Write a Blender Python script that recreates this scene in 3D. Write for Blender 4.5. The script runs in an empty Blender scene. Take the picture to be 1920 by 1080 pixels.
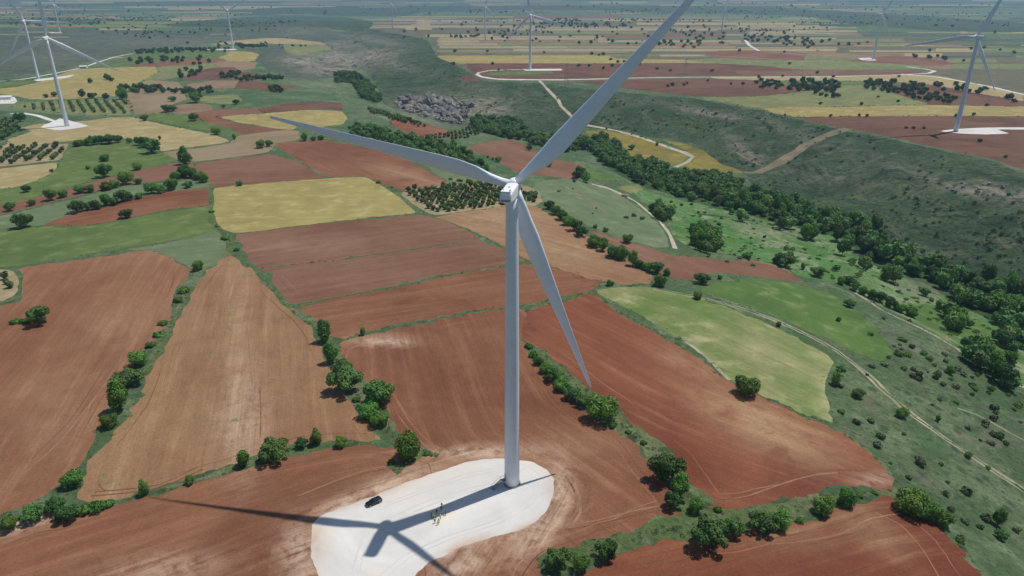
import bpy, bmesh, math, random
import numpy as np
from mathutils import Vector, Matrix
from mathutils.geometry import delaunay_2d_cdt
from mathutils.bvhtree import BVHTree

# ------------------------------------------------------------------ camera, world, sun
SC = bpy.context.scene
COL = SC.collection
F_PX, PITCH, CAM_H = 1321.8, math.radians(22.91), 150.77
cam = bpy.data.cameras.new('camera'); camo = bpy.data.objects.new('camera', cam); COL.objects.link(camo)
camo.location = (0, 0, CAM_H); camo.rotation_euler = (math.pi/2-PITCH, 0, 0)
cam.sensor_width = 36.0; cam.lens = 36.0*F_PX/1920; cam.clip_start = 1; cam.clip_end = 120000
SC.camera = camo
SUN_AZ, SUN_EL = math.radians(58.8), math.radians(65.3)      # azimuth measured from +Y towards +X
w = bpy.data.worlds.new('World'); SC.world = w; w.use_nodes = True
nt = w.node_tree; bg = nt.nodes['Background']
sky = nt.nodes.new('ShaderNodeTexSky'); sky.sky_type = 'NISHITA'; sky.sun_disc = False
sky.sun_elevation = SUN_EL; sky.sun_rotation = SUN_AZ; sky.altitude = 900; sky.air_density = 1.0
nt.links.new(sky.outputs[0], bg.inputs[0]); bg.inputs[1].default_value = 0.085
sl = bpy.data.lights.new('sun', 'SUN'); so = bpy.data.objects.new('sun', sl); COL.objects.link(so)
sl.energy = 3.9; sl.angle = math.radians(0.55); sl.color = (1.0, 0.955, 0.88)
sd = Vector((math.sin(SUN_AZ)*math.cos(SUN_EL), math.cos(SUN_AZ)*math.cos(SUN_EL), math.sin(SUN_EL)))
so.rotation_euler = sd.to_track_quat('Z', 'Y').to_euler(); so.location = (0, 0, 400)
vs = SC.view_settings; vs.view_transform = 'Standard'; vs.look = 'None'; vs.exposure = 0.04; vs.gamma = 1; vs.use_curve_mapping = False
HAZE_DENSITY = 7.2e-5
random.seed(7); RNG = np.random.default_rng(7)

# ------------------------------------------------------------------ terrain height
def rays(px, py):
    px = np.asarray(px, float); py = np.asarray(py, float)
    u = (px-960)/F_PX; v = (py-540)/F_PX
    return u, math.cos(PITCH)-v*math.sin(PITCH), -math.sin(PITCH)-v*math.cos(PITCH)

CTRL = """
600 1000 0;958 906 0;300 900 0;1300 1000 0;100 700 1;400 600 1;700 700 0;1150 700 0;1300 850 0;600 1300 0;1300 1300 0;0 1080 0;0 560 1
500 450 2;700 450 1;850 520 0;1000 480 -1;1200 600 -1;1450 800 -2;1550 950 -2;1400 650 -3;1500 700 -4
1600 750 -8;1750 650 -22;1900 750 -32;1900 560 -46;1900 950 -24;1750 850 -14;1850 1050 -12;1650 1000 -3;1750 1300 -4;2200 1100 -30;2200 700 -50;2200 500 -48;2200 400 -30
1700 505 -46;1560 425 -43;1400 385 -41;1270 345 -39;1150 298 -37;1000 258 -33;900 240 -35;800 222 -34;690 172 -50;650 140 -62;615 100 -72;575 60 -72;560 40 -60
1600 600 -16;1500 560 -10;1400 545 -7;1250 500 -5;1400 480 -22;1500 480 -30;1620 520 -33;1250 410 -24;1120 385 -10;1160 440 -5;1060 335 -18;960 300 -13;850 262 -9;770 235 -12;740 218 -12;700 208 -8;640 195 -3;600 180 -4;560 150 -5;530 115 -3;620 130 -22;580 110 -12;690 125 -20;500 90 -2
890 138 0;830 122 0;1000 156 0;1100 168 0;1200 173 0;1300 186 0;1480 224 0;1560 240 0;1660 262 0;1780 284 0;1920 328 0;2200 400 2;815 100 0;780 72 0;700 50 0;660 40 0
850 150 -10;800 150 -22;760 100 -18;720 80 -20;1000 195 -16;1100 225 -22;1300 235 -20;1400 275 -24;1600 330 -22;1800 390 -22;1920 440 -24;1300 262 -33;1380 322 -38;1550 375 -38;1250 300 -38;1700 430 -36;1000 225 -27
1200 140 0;1500 160 0;1700 160 0;1900 200 0;1900 260 0;1000 100 0;1400 90 0;1700 100 0;900 70 0;1200 50 0;1650 45 0;1900 100 -5;1900 50 -15;1300 30 -10;1000 25 -10
126 238 0;72 148 0;437 92 0;250 300 1;100 350 1;350 250 0;500 260 0;600 330 0;200 180 0;400 150 0;250 90 -14;100 100 -16;350 75 -12;200 60 -4;20 110 -10;400 50 0;500 40 0;113 61 0;300 40 0;100 30 0;-300 100 0;-300 300 0;-300 600 0;-300 200 0;800 380 0;650 230 -1
""".replace('\n', ';').split(';')
_cp = []
for s in CTRL:
    if not s.strip(): continue
    a, b, z = map(float, s.split()); dx, dy, dz = rays(a, b); t = (z-CAM_H)/dz
    _cp.append((dx*t, dy*t, z))
for az in (-60, -30, 0, 30, 60):
    for r in (9000, 30000): _cp.append((r*math.sin(math.radians(az)), r*math.cos(math.radians(az)), 0))
for az in (-75, 75):
    for r in (100, 400, 1500): _cp.append((r*math.sin(math.radians(az)), r*math.cos(math.radians(az)), 0 if az < 0 else -10))
_cp = np.array(_cp)
def _pl(x, y): return np.arctan2(x, y), np.log(np.maximum(np.hypot(x, y), 60.0))
def _tps_fit():
    a, r = _pl(_cp[:, 0], _cp[:, 1]); n = len(a)
    d2 = (a[:, None]-a)**2+(r[:, None]-r)**2
    K = .5*d2*np.log(d2+1e-12)+np.eye(n)*2e-4
    P = np.stack([np.ones(n), a, r], 1); A = np.zeros((n+3, n+3)); A[:n, :n] = K; A[:n, n:] = P; A[n:, :n] = P.T
    s = np.linalg.solve(A, np.concatenate([_cp[:, 2], np.zeros(3)])); return a, r, s
_ta, _tr, _ts = _tps_fit()
AZ0, AZ1, NA, LR0, LR1, NR = -1.4, 1.4, 560, math.log(60), math.log(70000), 420
_ga = np.linspace(AZ0, AZ1, NA); _gr = np.linspace(LR0, LR1, NR)
_H = np.zeros((NR, NA))
for i, rr in enumerate(_gr):
    d2 = (_ga[:, None]-_ta)**2+(rr-_tr)**2
    _H[i] = (.5*d2*np.log(d2+1e-12))@_ts[:-3]+_ts[-3]+_ts[-2]*_ga+_ts[-1]*rr
_H = np.clip(_H, -80, 6)
_gA, _gR = np.gradient(_H, _ga[1]-_ga[0], axis=1), np.gradient(_H, _gr[1]-_gr[0], axis=0)
_SL = np.clip(np.hypot(_gA, _gR)/np.exp(_gr)[:, None]/.16, 0, 1)
def vnoise(x, y, seed=0):
    xi = np.floor(x).astype(np.int64); yi = np.floor(y).astype(np.int64); fx = x-xi; fy = y-yi
    fx = fx*fx*(3-2*fx); fy = fy*fy*(3-2*fy)
    def h(a, b):
        n = (a*374761393+b*668265263+seed*1274126177) & 0xffffffff
        n = ((n ^ (n >> 13))*1274126177) & 0xffffffff
        return ((n ^ (n >> 16)) & 0xffff)/65535.0
    return (h(xi, yi)*(1-fx)+h(xi+1, yi)*fx)*(1-fy)+(h(xi, yi+1)*(1-fx)+h(xi+1, yi+1)*fx)*fy
def fbm(x, y, seed=0, o=3): return sum((vnoise(x*2**k, y*2**k, seed+k)-.5)/2**k for k in range(o))
def height(x, y):
    x = np.asarray(x, float); y = np.asarray(y, float)
    a, r = _pl(x, y)
    fa = np.clip((a-AZ0)/(AZ1-AZ0)*(NA-1), 0, NA-1.001); fr = np.clip((r-LR0)/(LR1-LR0)*(NR-1), 0, NR-1.001)
    ia = fa.astype(int); ir = fr.astype(int); ta = fa-ia; tr = fr-ir
    h = (_H[ir, ia]*(1-ta)+_H[ir, ia+1]*ta)*(1-tr)+(_H[ir+1, ia]*(1-ta)+_H[ir+1, ia+1]*ta)*tr
    SLP = (_SL[ir, ia]*(1-ta)+_SL[ir, ia+1]*ta)*(1-tr)+(_SL[ir+1, ia]*(1-ta)+_SL[ir+1, ia+1]*ta)*tr
    h = h*np.clip((1.35-np.abs(a))/.3, 0, 1)
    s = np.clip(-(h+3)/12, 0, 1); R = np.hypot(x, y)
    pad = np.clip((np.hypot(x+20, y-175)-50)/60, 0, 1)
    h = h+pad*.9*fbm(x/90, y/90, 3)+s*(.25+.75*SLP)*(17*np.abs(fbm(x/105+3, y/150, 11, 4))-2.5+5.0*np.abs(fbm(x/34, y/44, 17, 2)))*np.clip((R-300)/300, .25, 1)
    m = np.clip((R-5000)/7000, 0, 1)
    h = h+m*(130*fbm(x/5200, y/4200, 23, 4)+10)+np.clip((R-2600)/2500, 0, 1)*9*fbm(x/900, y/700, 31, 3)
    m2 = np.clip((R-11000)/12000, 0, 1)
    return h+m2*260
def unproj(px, py):
    px = np.atleast_1d(np.asarray(px, float)); py = np.atleast_1d(np.asarray(py, float))
    dx, dy, dz = rays(px, py); dz = np.minimum(dz, -.004)
    lo = (CAM_H-30)/-dz; hi = (CAM_H+100)/-dz
    lo = np.minimum(lo, 15000); hi = np.minimum(hi, 45000)
    found = np.zeros(len(px), bool); A = lo.copy(); B = hi.copy(); prev = lo
    for k in range(1, 57):
        t = lo*(hi/lo)**(k/56); new = ((CAM_H+dz*t) < height(dx*t, dy*t)) & ~found
        A[new] = prev[new]; B[new] = t[new]; found |= new; prev = t
    A[~found] = B[~found]
    for _ in range(12):
        m = (A+B)/2; bl = (CAM_H+dz*m) < height(dx*m, dy*m); B = np.where(bl, m, B); A = np.where(bl, A, m)
    res = (A+B)/2
    return np.stack([dx*res, dy*res], 1)

# ------------------------------------------------------------------ node helpers
def srgb(r, g, b, k=.84):
    f = lambda c: ((c/255+.055)/1.055)**2.4 if c > 10 else c/255/12.92
    R, G, B = f(r), f(g), f(b); Y = .25*R+.65*G+.1*B; d = .05
    return ((R+(Y-R)*d)*k, (G+(Y-G)*d)*k, (B+(Y-B)*d)*k, 1)
class NT:
    def __init__(s, name):
        s.m = bpy.data.materials.new(name); s.m.use_nodes = True; s.t = s.m.node_tree
        s.b = s.t.nodes['Principled BSDF']; s.b.inputs['Roughness'].default_value = .9
        s.b.inputs['Specular IOR Level'].default_value = .15
    def n(s, typ, **kw):
        x = s.t.nodes.new(typ)
        for k, v in kw.items(): setattr(x, k, v)
        return x
    def l(s, a, b): s.t.links.new(a, b)
    def noise(s, vec, scale, detail=4, rough=.55, dist=0):
        x = s.n('ShaderNodeTexNoise'); x.inputs['Scale'].default_value = scale; x.inputs['Detail'].default_value = detail
        x.inputs['Roughness'].default_value = rough; x.inputs['Distortion'].default_value = dist
        if vec: s.l(vec, x.inputs['Vector'])
        return x.outputs['Fac']
    def mapping(s, vec, sc, rot=(0, 0, 0), loc=(0, 0, 0)):
        x = s.n('ShaderNodeMapping'); x.inputs['Scale'].default_value = sc; x.inputs['Rotation'].default_value = rot; x.inputs['Location'].default_value = loc
        s.l(vec, x.inputs['Vector']); return x.outputs[0]
    def ramp(s, fac, lo, hi):
        x = s.n('ShaderNodeMapRange', interpolation_type='SMOOTHSTEP'); x.inputs['From Min'].default_value = lo; x.inputs['From Max'].default_value = hi
        s.l(fac, x.inputs['Value']); return x.outputs[0]
    def mix(s, fac, a, b, mode='MIX'):
        x = s.n('ShaderNodeMix', data_type='RGBA', blend_type=mode)
        for v, i in ((fac, 0), (a, 6), (b, 7)):
            if isinstance(v, (int, float)): x.inputs[i].default_value = v
            elif isinstance(v, tuple): x.inputs[i].default_value = v
            else: s.l(v, x.inputs[i])
        return x.outputs[2]
    def math(s, op, a, b=0.0, c=0.0):
        x = s.n('ShaderNodeMath', operation=op)
        for i, v in enumerate((a, b, c)):
            if isinstance(v, (int, float)): x.inputs[i].default_value = v
            else: s.l(v, x.inputs[i])
        return x.outputs[0]
    def vary(s, colr, fac, lo, hi):      # multiply colour by a grey from lo..hi
        v = s.n('ShaderNodeMapRange'); v.inputs['From Min'].default_value = .25; v.inputs['From Max'].default_value = .75
        v.inputs['To Min'].default_value = lo; v.inputs['To Max'].default_value = hi; s.l(fac, v.inputs['Value'])
        c = s.n('ShaderNodeCombineColor'); 
        for i in range(3): s.l(v.outputs[0], c.inputs[i])
        return s.mix(1.0, colr, c.outputs[0], 'MULTIPLY')
    def pos(s): return s.n('ShaderNodeNewGeometry').outputs['Position']
    def uv(s): return s.n('ShaderNodeUVMap', uv_map='furrow').outputs[0]
    def attr(s, name): return s.n('ShaderNodeAttribute', attribute_name=name).outputs['Fac']
    def bump(s, h, strength, dist):
        x = s.n('ShaderNodeBump'); x.inputs['Strength'].default_value = strength; x.inputs['Distance'].default_value = dist
        s.l(h, x.inputs['Height']); s.l(x.outputs[0], s.b.inputs['Normal'])
    def out(s, colr): s.l(colr, s.b.inputs['Base Color']); return s.m

def ds(c, d): Y = .25*c[0]+.65*c[1]+.1*c[2]; return tuple(v+(Y-v)*d for v in c[:3])+(1,)
def mat_soil(name, base, pale, dark, streak=.155, seed=0, green=None):
    base, pale, dark = ds(base, .11), ds(pale, .10), ds(dark, .10)
    base, pale, dark = [(c[0]*.97, c[1]*.95, c[2]*.90, 1) for c in (base, pale, dark)]
    T = NT(name); P = T.mapping(T.pos(), (1, 1, 1), loc=(seed*37.1, seed*11.3, 0)); U = T.uv()
    n1 = T.noise(P, .011, 4, .6, .6); n6 = T.noise(P, .16, 5, .7, .6)
    n2 = T.noise(T.mapping(U, (.012, .20, 1), loc=(seed*3., seed*5., 0)), 1, 4, .6, .3)
    n3 = T.noise(T.mapping(U, (.04, .95, 1)), 1, 6, .8); n7 = T.noise(T.mapping(U, (.02, .42, 1)), 1, 4, .65, .15)
    n4 = T.noise(P, 1.1, 4, .75); n5 = T.noise(P, .06, 5, .65, .4)
    c = T.mix(T.ramp(n1, .40, .68), base, dark)
    pm = T.math('ADD', T.attr('pale'), T.math('MULTIPLY', T.ramp(n2, .5, .8), .35))
    pm = T.math('MULTIPLY', pm, T.ramp(n5, .2, .6))
    c = T.mix(T.math('MINIMUM', pm, 1.0), c, pale)
    pd = T.math('MULTIPLY', T.attr('dust'), T.ramp(T.math('ADD', T.math('MULTIPLY', n6, .6), T.math('MULTIPLY', n7, .4)), .36, .56))
    c = T.mix(T.math('MINIMUM', pd, 1.0), c, S(206, 178, 154))
    c = T.mix(T.math('MINIMUM', T.math('MULTIPLY', T.attr('deep'), T.ramp(n5, .15, .6)), 1.0), c, dark)
    if green: c = T.mix(T.math('MULTIPLY', T.ramp(n5, .55, .75), T.ramp(T.noise(P, .35, 3), .45, .6)), c, green)
    c = T.vary(c, n2, 1-streak*.8, 1+streak*.8); c = T.vary(c, n3, 1-streak, 1+streak*.9); c = T.vary(c, n7, 1-streak*.5, 1+streak*.5)
    c = T.vary(c, n6, .88, 1.10); c = T.vary(c, n4, .76, 1.2)
    T.bump(T.math('ADD', T.math('MULTIPLY', n3, .8), n4), .7, .35)
    return T.out(c)
def dk(c): return (c[0]*.62, c[1]*.62, c[2]*.62, 1)
def mat_crop(name, base, second, third, seed=0, streak=.08, vn_=.12, bmp=.6):
    T = NT(name); P = T.mapping(T.pos(), (1, 1, 1), loc=(seed*31.7, seed*7.9, 0)); U = T.uv()
    n1 = T.noise(P, .014, 5, .62, .8); n2 = T.noise(T.mapping(U, (.02, .3, 1)), 1, 4, .6, .4); n3 = T.noise(T.mapping(U, (.12, 1.0, 1)), 1, 3)
    n4 = T.noise(P, .7, 4, .7); n5 = T.noise(P, .07, 4, .6)
    c = T.mix(T.ramp(n1, .38, .66), base, second); c = T.mix(T.math('MULTIPLY', T.ramp(n5, .5, .7), .75), c, third); n9 = T.noise(P, .028, 6, .7, 1.2); c = T.vary(c, n9, .86, 1.12)
    c = T.mix(T.math('MINIMUM', T.math('MULTIPLY', T.attr('pale'), T.ramp(n5, .2, .6)), 1.0), c, third); c = T.mix(T.math('MINIMUM', T.math('MULTIPLY', T.attr('deep'), T.ramp(n2, .25, .6)), 1.0), c, second)
    wv = T.n('ShaderNodeTexWave', wave_type='BANDS', bands_direction='Y'); wv.inputs['Scale'].default_value = .022; wv.inputs['Distortion'].default_value = .6; T.l(U, wv.inputs['Vector'])
    tl = T.math('MULTIPLY', T.ramp(wv.outputs['Fac'], .93, .99), min(.30, streak*3)); c = T.mix(tl, c, dk(base))
    c = T.mix(T.math('MINIMUM', T.math('MULTIPLY', T.attr('dust'), T.ramp(n5, .3, .6)), .75), c, S(196, 166, 138))
    c = T.vary(c, n5, .9, 1.1); c = T.vary(c, n2, 1-streak, 1+streak); c = T.vary(c, n3, 1-streak, 1+streak); c = T.vary(c, n4, 1-vn_*1.1, 1+vn_)
    T.bump(n4, bmp, .3); return T.out(c)
def mat_scrub(name, c1, c2, c3, dark, dry, seed=0, tuft=.5, relief=.5):
    T = NT(name); P = T.mapping(T.pos(), (1, 1, 1), loc=(seed*31.7, seed*7.9, 0))
    n1 = T.noise(P, .008, 5, .62, .8); n2 = T.noise(P, .035, 5, .65, .5); n3 = T.noise(P, .22, 5, .72, .5); n4 = T.noise(P, 1.2, 4, .75)
    c = T.mix(T.ramp(n1, .35, .65), c1, c2); c = T.mix(T.ramp(n2, .46, .64), c, c3)
    c = T.mix(T.math('MULTIPLY', T.ramp(T.noise(P, .02, 6, .7, 1.5), .56, .68), .8), c, dry)
    v = T.n('ShaderNodeTexVoronoi'); v.inputs['Scale'].default_value = .16; T.l(P, v.inputs['Vector'])
    vv = T.n('ShaderNodeTexVoronoi'); vv.inputs['Scale'].default_value = .42; T.l(P, vv.inputs['Vector'])
    t = T.math('MULTIPLY', T.math('SUBTRACT', 1.0, T.ramp(v.outputs['Distance'], .18, .46)), T.ramp(n2, .42, .58))
    t2 = T.math('MULTIPLY', T.math('SUBTRACT', 1.0, T.ramp(vv.outputs['Distance'], .2, .5)), T.ramp(n3, .42, .58))
    c = T.mix(T.math('MULTIPLY', T.math('MAXIMUM', t, t2), tuft), c, dark)
    rk = T.math('MULTIPLY', T.attr('rock'), T.ramp(T.noise(P, .05, 7, .75, 1.2), .40, .56))
    c = T.mix(T.math('MINIMUM', T.math('MULTIPLY', rk, 1.2), 1.0), c, S(158, 148, 132))
    c = T.vary(c, T.noise(P, .09, 4, .7, 1.0), .86, 1.16); c = T.vary(c, n3, .72, 1.25); c = T.vary(c, n4, .74, 1.22)
    gl = T.noise(P, .018, 5, .6, .9)
    T.bump(T.math('ADD', T.math('ADD', T.math('MULTIPLY', n4, .12), T.math('MULTIPLY', n3, .3)), T.math('MULTIPLY', gl, relief)), 1.0, 7.0); c = T.vary(c, gl, .86, 1.12); return T.out(c)
def mat_plain(name, c, rough=.9, spec=.15, metal=0, noise=0, nscale=1.0):
    T = NT(name); T.b.inputs['Roughness'].default_value = rough; T.b.inputs['Specular IOR Level'].default_value = spec
    T.b.inputs['Metallic'].default_value = metal
    if noise:
        co = T.n('ShaderNodeTexCoord').outputs['Object']
        return T.out(T.vary(T.vary(c, T.noise(co, nscale, 5), 1-noise, 1+noise), T.noise(co, nscale*.13, 3), 1-noise, 1+noise))
    T.b.inputs['Base Color'].default_value = c; return T.m

MAT = {}
S = srgb
MAT['soil_red'] = mat_soil('red_soil', S(146, 95, 65), S(180, 144, 108), S(124, 74, 49), seed=1)
MAT['soil_left'] = mat_soil('left_red_soil', S(153, 106, 73), S(173, 136, 101), S(139, 90, 60), seed=2)
MAT['soil_tan'] = mat_soil('tan_soil', S(161, 122, 84), S(187, 156, 115), S(147, 104, 71), seed=3, green=S(121, 116, 77))
MAT['soil_deep'] = mat_soil('deep_red_soil', S(146, 84, 54), S(186, 150, 110), S(118, 58, 38), seed=4)
MAT['soil_brown'] = mat_soil('brown_soil', S(140, 100, 76), S(164, 130, 102), S(126, 84, 62), seed=5)
MAT['soil_mauve'] = mat_soil('mauve_soil', S(153, 126, 97), S(171, 146, 114), S(139, 108, 82), seed=6, streak=.06)
MAT['soil_grey'] = mat_soil('greyish_soil', S(155, 136, 104), S(169, 150, 115), S(143, 122, 92), seed=7, streak=.05)
MAT['soil_far'] = mat_soil('far_red_soil', S(124, 86, 66), S(148, 118, 94), S(102, 70, 54), seed=8, streak=.24)
MAT['plough_line'] = mat_soil('plough_line', S(126, 80, 58), S(150, 110, 84), S(112, 66, 46), seed=11)
MAT['pale_line'] = mat_soil('pale_wheel_line', S(164, 118, 88), S(178, 140, 108), S(148, 100, 72), seed=12)
MAT['soil_disturbed'] = mat_soil('disturbed_soil', S(153, 104, 71), S(187, 152, 115), S(135, 84, 55), seed=1, streak=.2)
MAT['yellow'] = mat_crop('yellow_crop', S(164, 150, 90), S(154, 140, 82), S(180, 166, 112), seed=1)
MAT['ochre'] = mat_crop('ochre_crop', S(140, 126, 56), S(124, 116, 52), S(150, 136, 72), seed=2)
MAT['tan'] = mat_crop('tan_crop', S(172, 154, 108), S(160, 146, 98), S(182, 166, 122), seed=3)
MAT['beige'] = mat_crop('beige_stubble', S(162, 148, 116), S(148, 138, 106), S(174, 160, 128), seed=14)
MAT['boundary'] = mat_crop('boundary_growth', S(112, 106, 80), S(96, 98, 74), S(124, 116, 90), seed=16)
MAT['green'] = mat_crop('green_crop', S(98, 118, 60), S(86, 108, 56), S(120, 130, 78), seed=4)
MAT['green_bright'] = mat_crop('bright_green_crop', S(88, 118, 52), S(78, 108, 48), S(124, 138, 88), seed=5)
MAT['green_pale'] = mat_crop('pale_green_crop', S(138, 142, 90), S(96, 124, 56), S(168, 162, 116), seed=6, streak=.12)
MAT['olive'] = mat_crop('olive_crop', S(128, 132, 82), S(112, 122, 76), S(146, 146, 96), seed=7)
MAT['fallow'] = mat_crop('fallow_grass', S(108, 124, 88), S(98, 118, 82), S(124, 130, 98), seed=8)
MAT['meadow'] = mat_scrub('meadow_grass', S(102, 144, 78), S(82, 132, 56), S(152, 166, 122), S(48, 86, 40), S(150, 146, 112), seed=3, tuft=.6)
MAT['ground'] = mat_scrub('scrub_grass', S(80, 110, 70), S(98, 120, 80), S(118, 136, 98), S(42, 66, 42), S(132, 124, 102), seed=1, tuft=.6)
MAT['hillside'] = mat_scrub('hillside_scrub', S(58, 84, 56), S(74, 96, 64), S(94, 108, 78), S(34, 52, 38), S(116, 112, 88), seed=5, tuft=.75, relief=2.2)
MAT['hillgrey'] = mat_scrub('grey_hill_scrub', S(78, 96, 76), S(90, 102, 82), S(104, 110, 90), S(54, 72, 56), S(138, 126, 108), seed=6, tuft=.6, relief=1.6)
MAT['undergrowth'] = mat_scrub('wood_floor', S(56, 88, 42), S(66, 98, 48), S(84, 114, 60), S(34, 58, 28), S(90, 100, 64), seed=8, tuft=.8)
MAT['rocky'] = mat_scrub('rocky_slope', S(150, 140, 126), S(118, 120, 102), S(166, 152, 136), S(92, 96, 80), S(170, 146, 128), seed=9, tuft=.5)
MAT['verge'] = mat_scrub('verge_grass', S(92, 116, 66), S(106, 124, 76), S(128, 134, 94), S(50, 74, 40), S(140, 130, 100), seed=10, tuft=.8)
MAT['gravel'] = mat_crop('white_gravel', S(229, 227, 222, .79), S(222, 219, 213, .79), S(228, 216, 200, .79), seed=9, streak=.015, vn_=.02, bmp=.12)
MAT['tyre'] = mat_crop('tyre_marks', S(226, 223, 217, .785), S(218, 215, 208, .785), S(220, 211, 198, .785), seed=15, vn_=.05)
MAT['track'] = mat_crop('pale_track', S(190, 180, 158), S(176, 166, 142), S(204, 192, 170), seed=10, streak=.05)
MAT['rut'] = mat_crop('rutted_track', S(150, 148, 118), S(132, 136, 104), S(182, 170, 142), seed=11, streak=.1)
MAT['brown_track'] = mat_crop('brown_track', S(138, 122, 98), S(120, 116, 90), S(150, 128, 106), seed=12)
MAT['orchard'] = mat_crop('orchard_soil', S(158, 142, 108), S(144, 132, 94), S(168, 152, 120), seed=13)

# ------------------------------------------------------------------ field, track and pad outlines
# name, material, furrow guide (pixel polyline read off the photo), outline; later entries lie over earlier ones
FIELDS = []
def P(s): return [tuple(map(float, q.split(','))) for q in s.split()]
def fld(name, mat, guide, poly, smooth=True, tags=None): FIELDS.append((name, mat, P(guide), P(poly), smooth, tags or []))
# --- broad land cover first
fld('hillside', 'hillside', '1100,200 1900,330', '640,60 700,55 800,75 815,100 850,118 885,140 900,152 1000,156 1100,167 1200,176 1310,186 1420,206 1490,222 1570,242 1670,262 1780,285 1870,304 1930,330 2200,380 2400,520 2300,640 2000,640 1920,560 1760,500 1650,445 1560,402 1440,372 1395,325 1340,305 1310,272 1180,250 1100,240 1000,262 900,240 860,238 770,215 720,195 700,150 650,110 600,60')
fld('hillside', 'hillgrey', '0,80 600,80', '-300,50 0,52 200,58 400,55 560,50 640,62 700,100 660,140 560,150 500,130 440,80 330,88 250,97 180,112 120,128 0,145 -300,160')
0 and fld('hillside', 'rocky', '600,120 700,110', '545,112 580,105 640,97 700,95 742,106 735,118 690,126 660,136 620,130 600,136 570,124')
0 and fld('rocky_ground', 'rocky', '860,205 920,210', '745,192 765,183 830,184 880,188 905,196 940,182 944,200 940,222 915,214 890,222 880,232 840,232 800,222 770,213')
0 and fld('hillside', 'rocky', '1700,340 1900,400', '1760,342 1830,338 1920,345 2000,352 2000,382 1900,378 1830,372 1770,362')
fld('meadow', 'meadow', '1300,420 1700,560', '1250,398 1330,391 1400,398 1500,425 1575,440 1600,480 1680,512 1730,545 1800,565 1850,592 1900,625 2000,660 2150,800 1990,760 1900,716 1840,680 1790,648 1740,618 1690,592 1640,568 1590,536 1500,518 1400,482 1300,466 1262,440')
fld('meadow', 'green_bright', '1700,620 1850,680', '1690,570 1760,572 1830,600 1880,640 1900,680 1850,668 1780,630 1720,605')
fld('meadow', 'meadow', '1200,350 1300,380', '1185,352 1260,372 1330,388 1250,402 1230,392 1195,370')
fld('hillside', 'fallow', '1000,345 1240,440', '1000,345 1060,336 1110,345 1160,362 1200,392 1238,422 1256,462 1225,462 1170,448 1110,425 1050,398 1015,378')
fld('wood_floor', 'undergrowth', '1200,340 1900,560', '1088,262 1120,255 1158,266 1180,303 1240,313 1290,326 1340,330 1400,350 1440,370 1500,383 1570,400 1640,438 1700,466 1760,492 1830,518 1930,548 2060,598 2060,700 1930,640 1860,602 1790,570 1740,535 1660,507 1612,480 1585,450 1500,428 1400,404 1340,390 1262,366 1205,350 1155,325 1110,290')
# --- distant plateau parcels, generated rows
def parcels(x0, x1, rows, seed, left=None, wid=(60, 260), pal=None):
    r = random.Random(seed)
    for (ya, yb) in rows:
        x = x0-r.random()*40
        while x < x1:
            wd = r.uniform(*wid); xb = min(x+wd, x1+10)
            a, b = (ya, yb) if r.random() < .55 else ((ya, (ya+yb)/2-.1) if r.random() < .5 else ((ya+yb)/2+.1, yb))
            if left: 
                if left(b) > xb-8: x = xb; continue
                xs = max(x, left(b))
            else: xs = x
            j = lambda k: r.uniform(-k, k)
            gy = (b-a)*.09
            if r.random() < .93:
                FIELDS.append(('distant_field', r.choice(pal), [(xs, b), (xb, b)], [(xs+j(3), a+gy), (xb-1+j(3), a+gy+j(.3)), (xb-1+j(4), b-gy), (xs+j(4), b-gy+j(.3))], False, ['far']))
            x = xb
palR = ['tan', 'beige', 'beige', 'soil_mauve', 'soil_grey', 'beige', 'olive', 'fallow', 'tan', 'soil_brown', 'beige', 'soil_grey']
fld('plateau', 'boundary', '800,90 1600,90', '705,48 760,34 1300,27 1560,50 1620,60 1680,70 1780,75 1930,110 2150,140 2150,360 1920,322 1870,302 1780,283 1670,258 1570,238 1490,218 1420,203 1310,182 1200,170 1100,158 1000,152 900,150 885,138 850,118 815,100 820,84 790,70 720,60')
rows = [(y, y2) for y, y2 in zip([28, 32.5, 37, 42, 47, 52.5, 58, 64, 70, 75, 80, 85.5, 91, 96.5, 102], [32.5, 37, 42, 47, 52.5, 58, 64, 70, 75, 80, 85.5, 91, 96.5, 102, 106])]
parcels(720, 1560, rows, 5, left=lambda y: 760-(y-28)*3.2 if y < 40 else (735 if y < 55 else (800 if y < 75 else 822)), wid=(90, 330), pal=palR)
parcels(690, 800, [(36, 40), (40.5, 45), (45, 50), (50.5, 56)], 21, wid=(60, 110), pal=['beige', 'tan', 'soil_mauve', 'beige'])
parcels(1500, 2150, [(56, 63), (63, 70), (72, 79), (80, 88), (90, 98), (99, 108), (109, 118), (119, 130)], 9, wid=(60, 240), pal=['tan', 'olive', 'soil_mauve', 'fallow', 'olive', 'hillgrey', 'hillgrey'])
parcels(-200, 560, [(19, 22), (22, 25.5), (26, 29.5), (30, 34), (34.5, 39), (40, 45), (46, 51)], 11, wid=(50, 220), pal=['soil_mauve', 'fallow', 'hillside', 'tan', 'soil_grey', 'olive', 'hillgrey', 'hillside'])
parcels(-400, 2300, [(-6, -3), (-3, 0), (0, 3), (3, 6.5), (7, 10.5), (11, 15), (15, 19)], 13, wid=(60, 300), pal=['tan', 'hillside', 'hillside', 'beige', 'soil_grey', 'fallow', 'hillside', 'hillgrey', 'hillside'])
parcels(-100, 430, [(53, 56.5), (57.5, 61), (63, 66), (69, 72)], 41, wid=(30, 110), pal=['beige', 'fallow', 'hillside', 'hillgrey', 'olive', 'hillgrey'])
parcels(230, 470, [(101.5, 104), (106, 109), (112.5, 115), (117, 121), (126, 129), (132, 135)], 43, wid=(25, 70), pal=['green', 'beige', 'soil_brown', 'olive', 'tan', 'fallow'])
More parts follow.
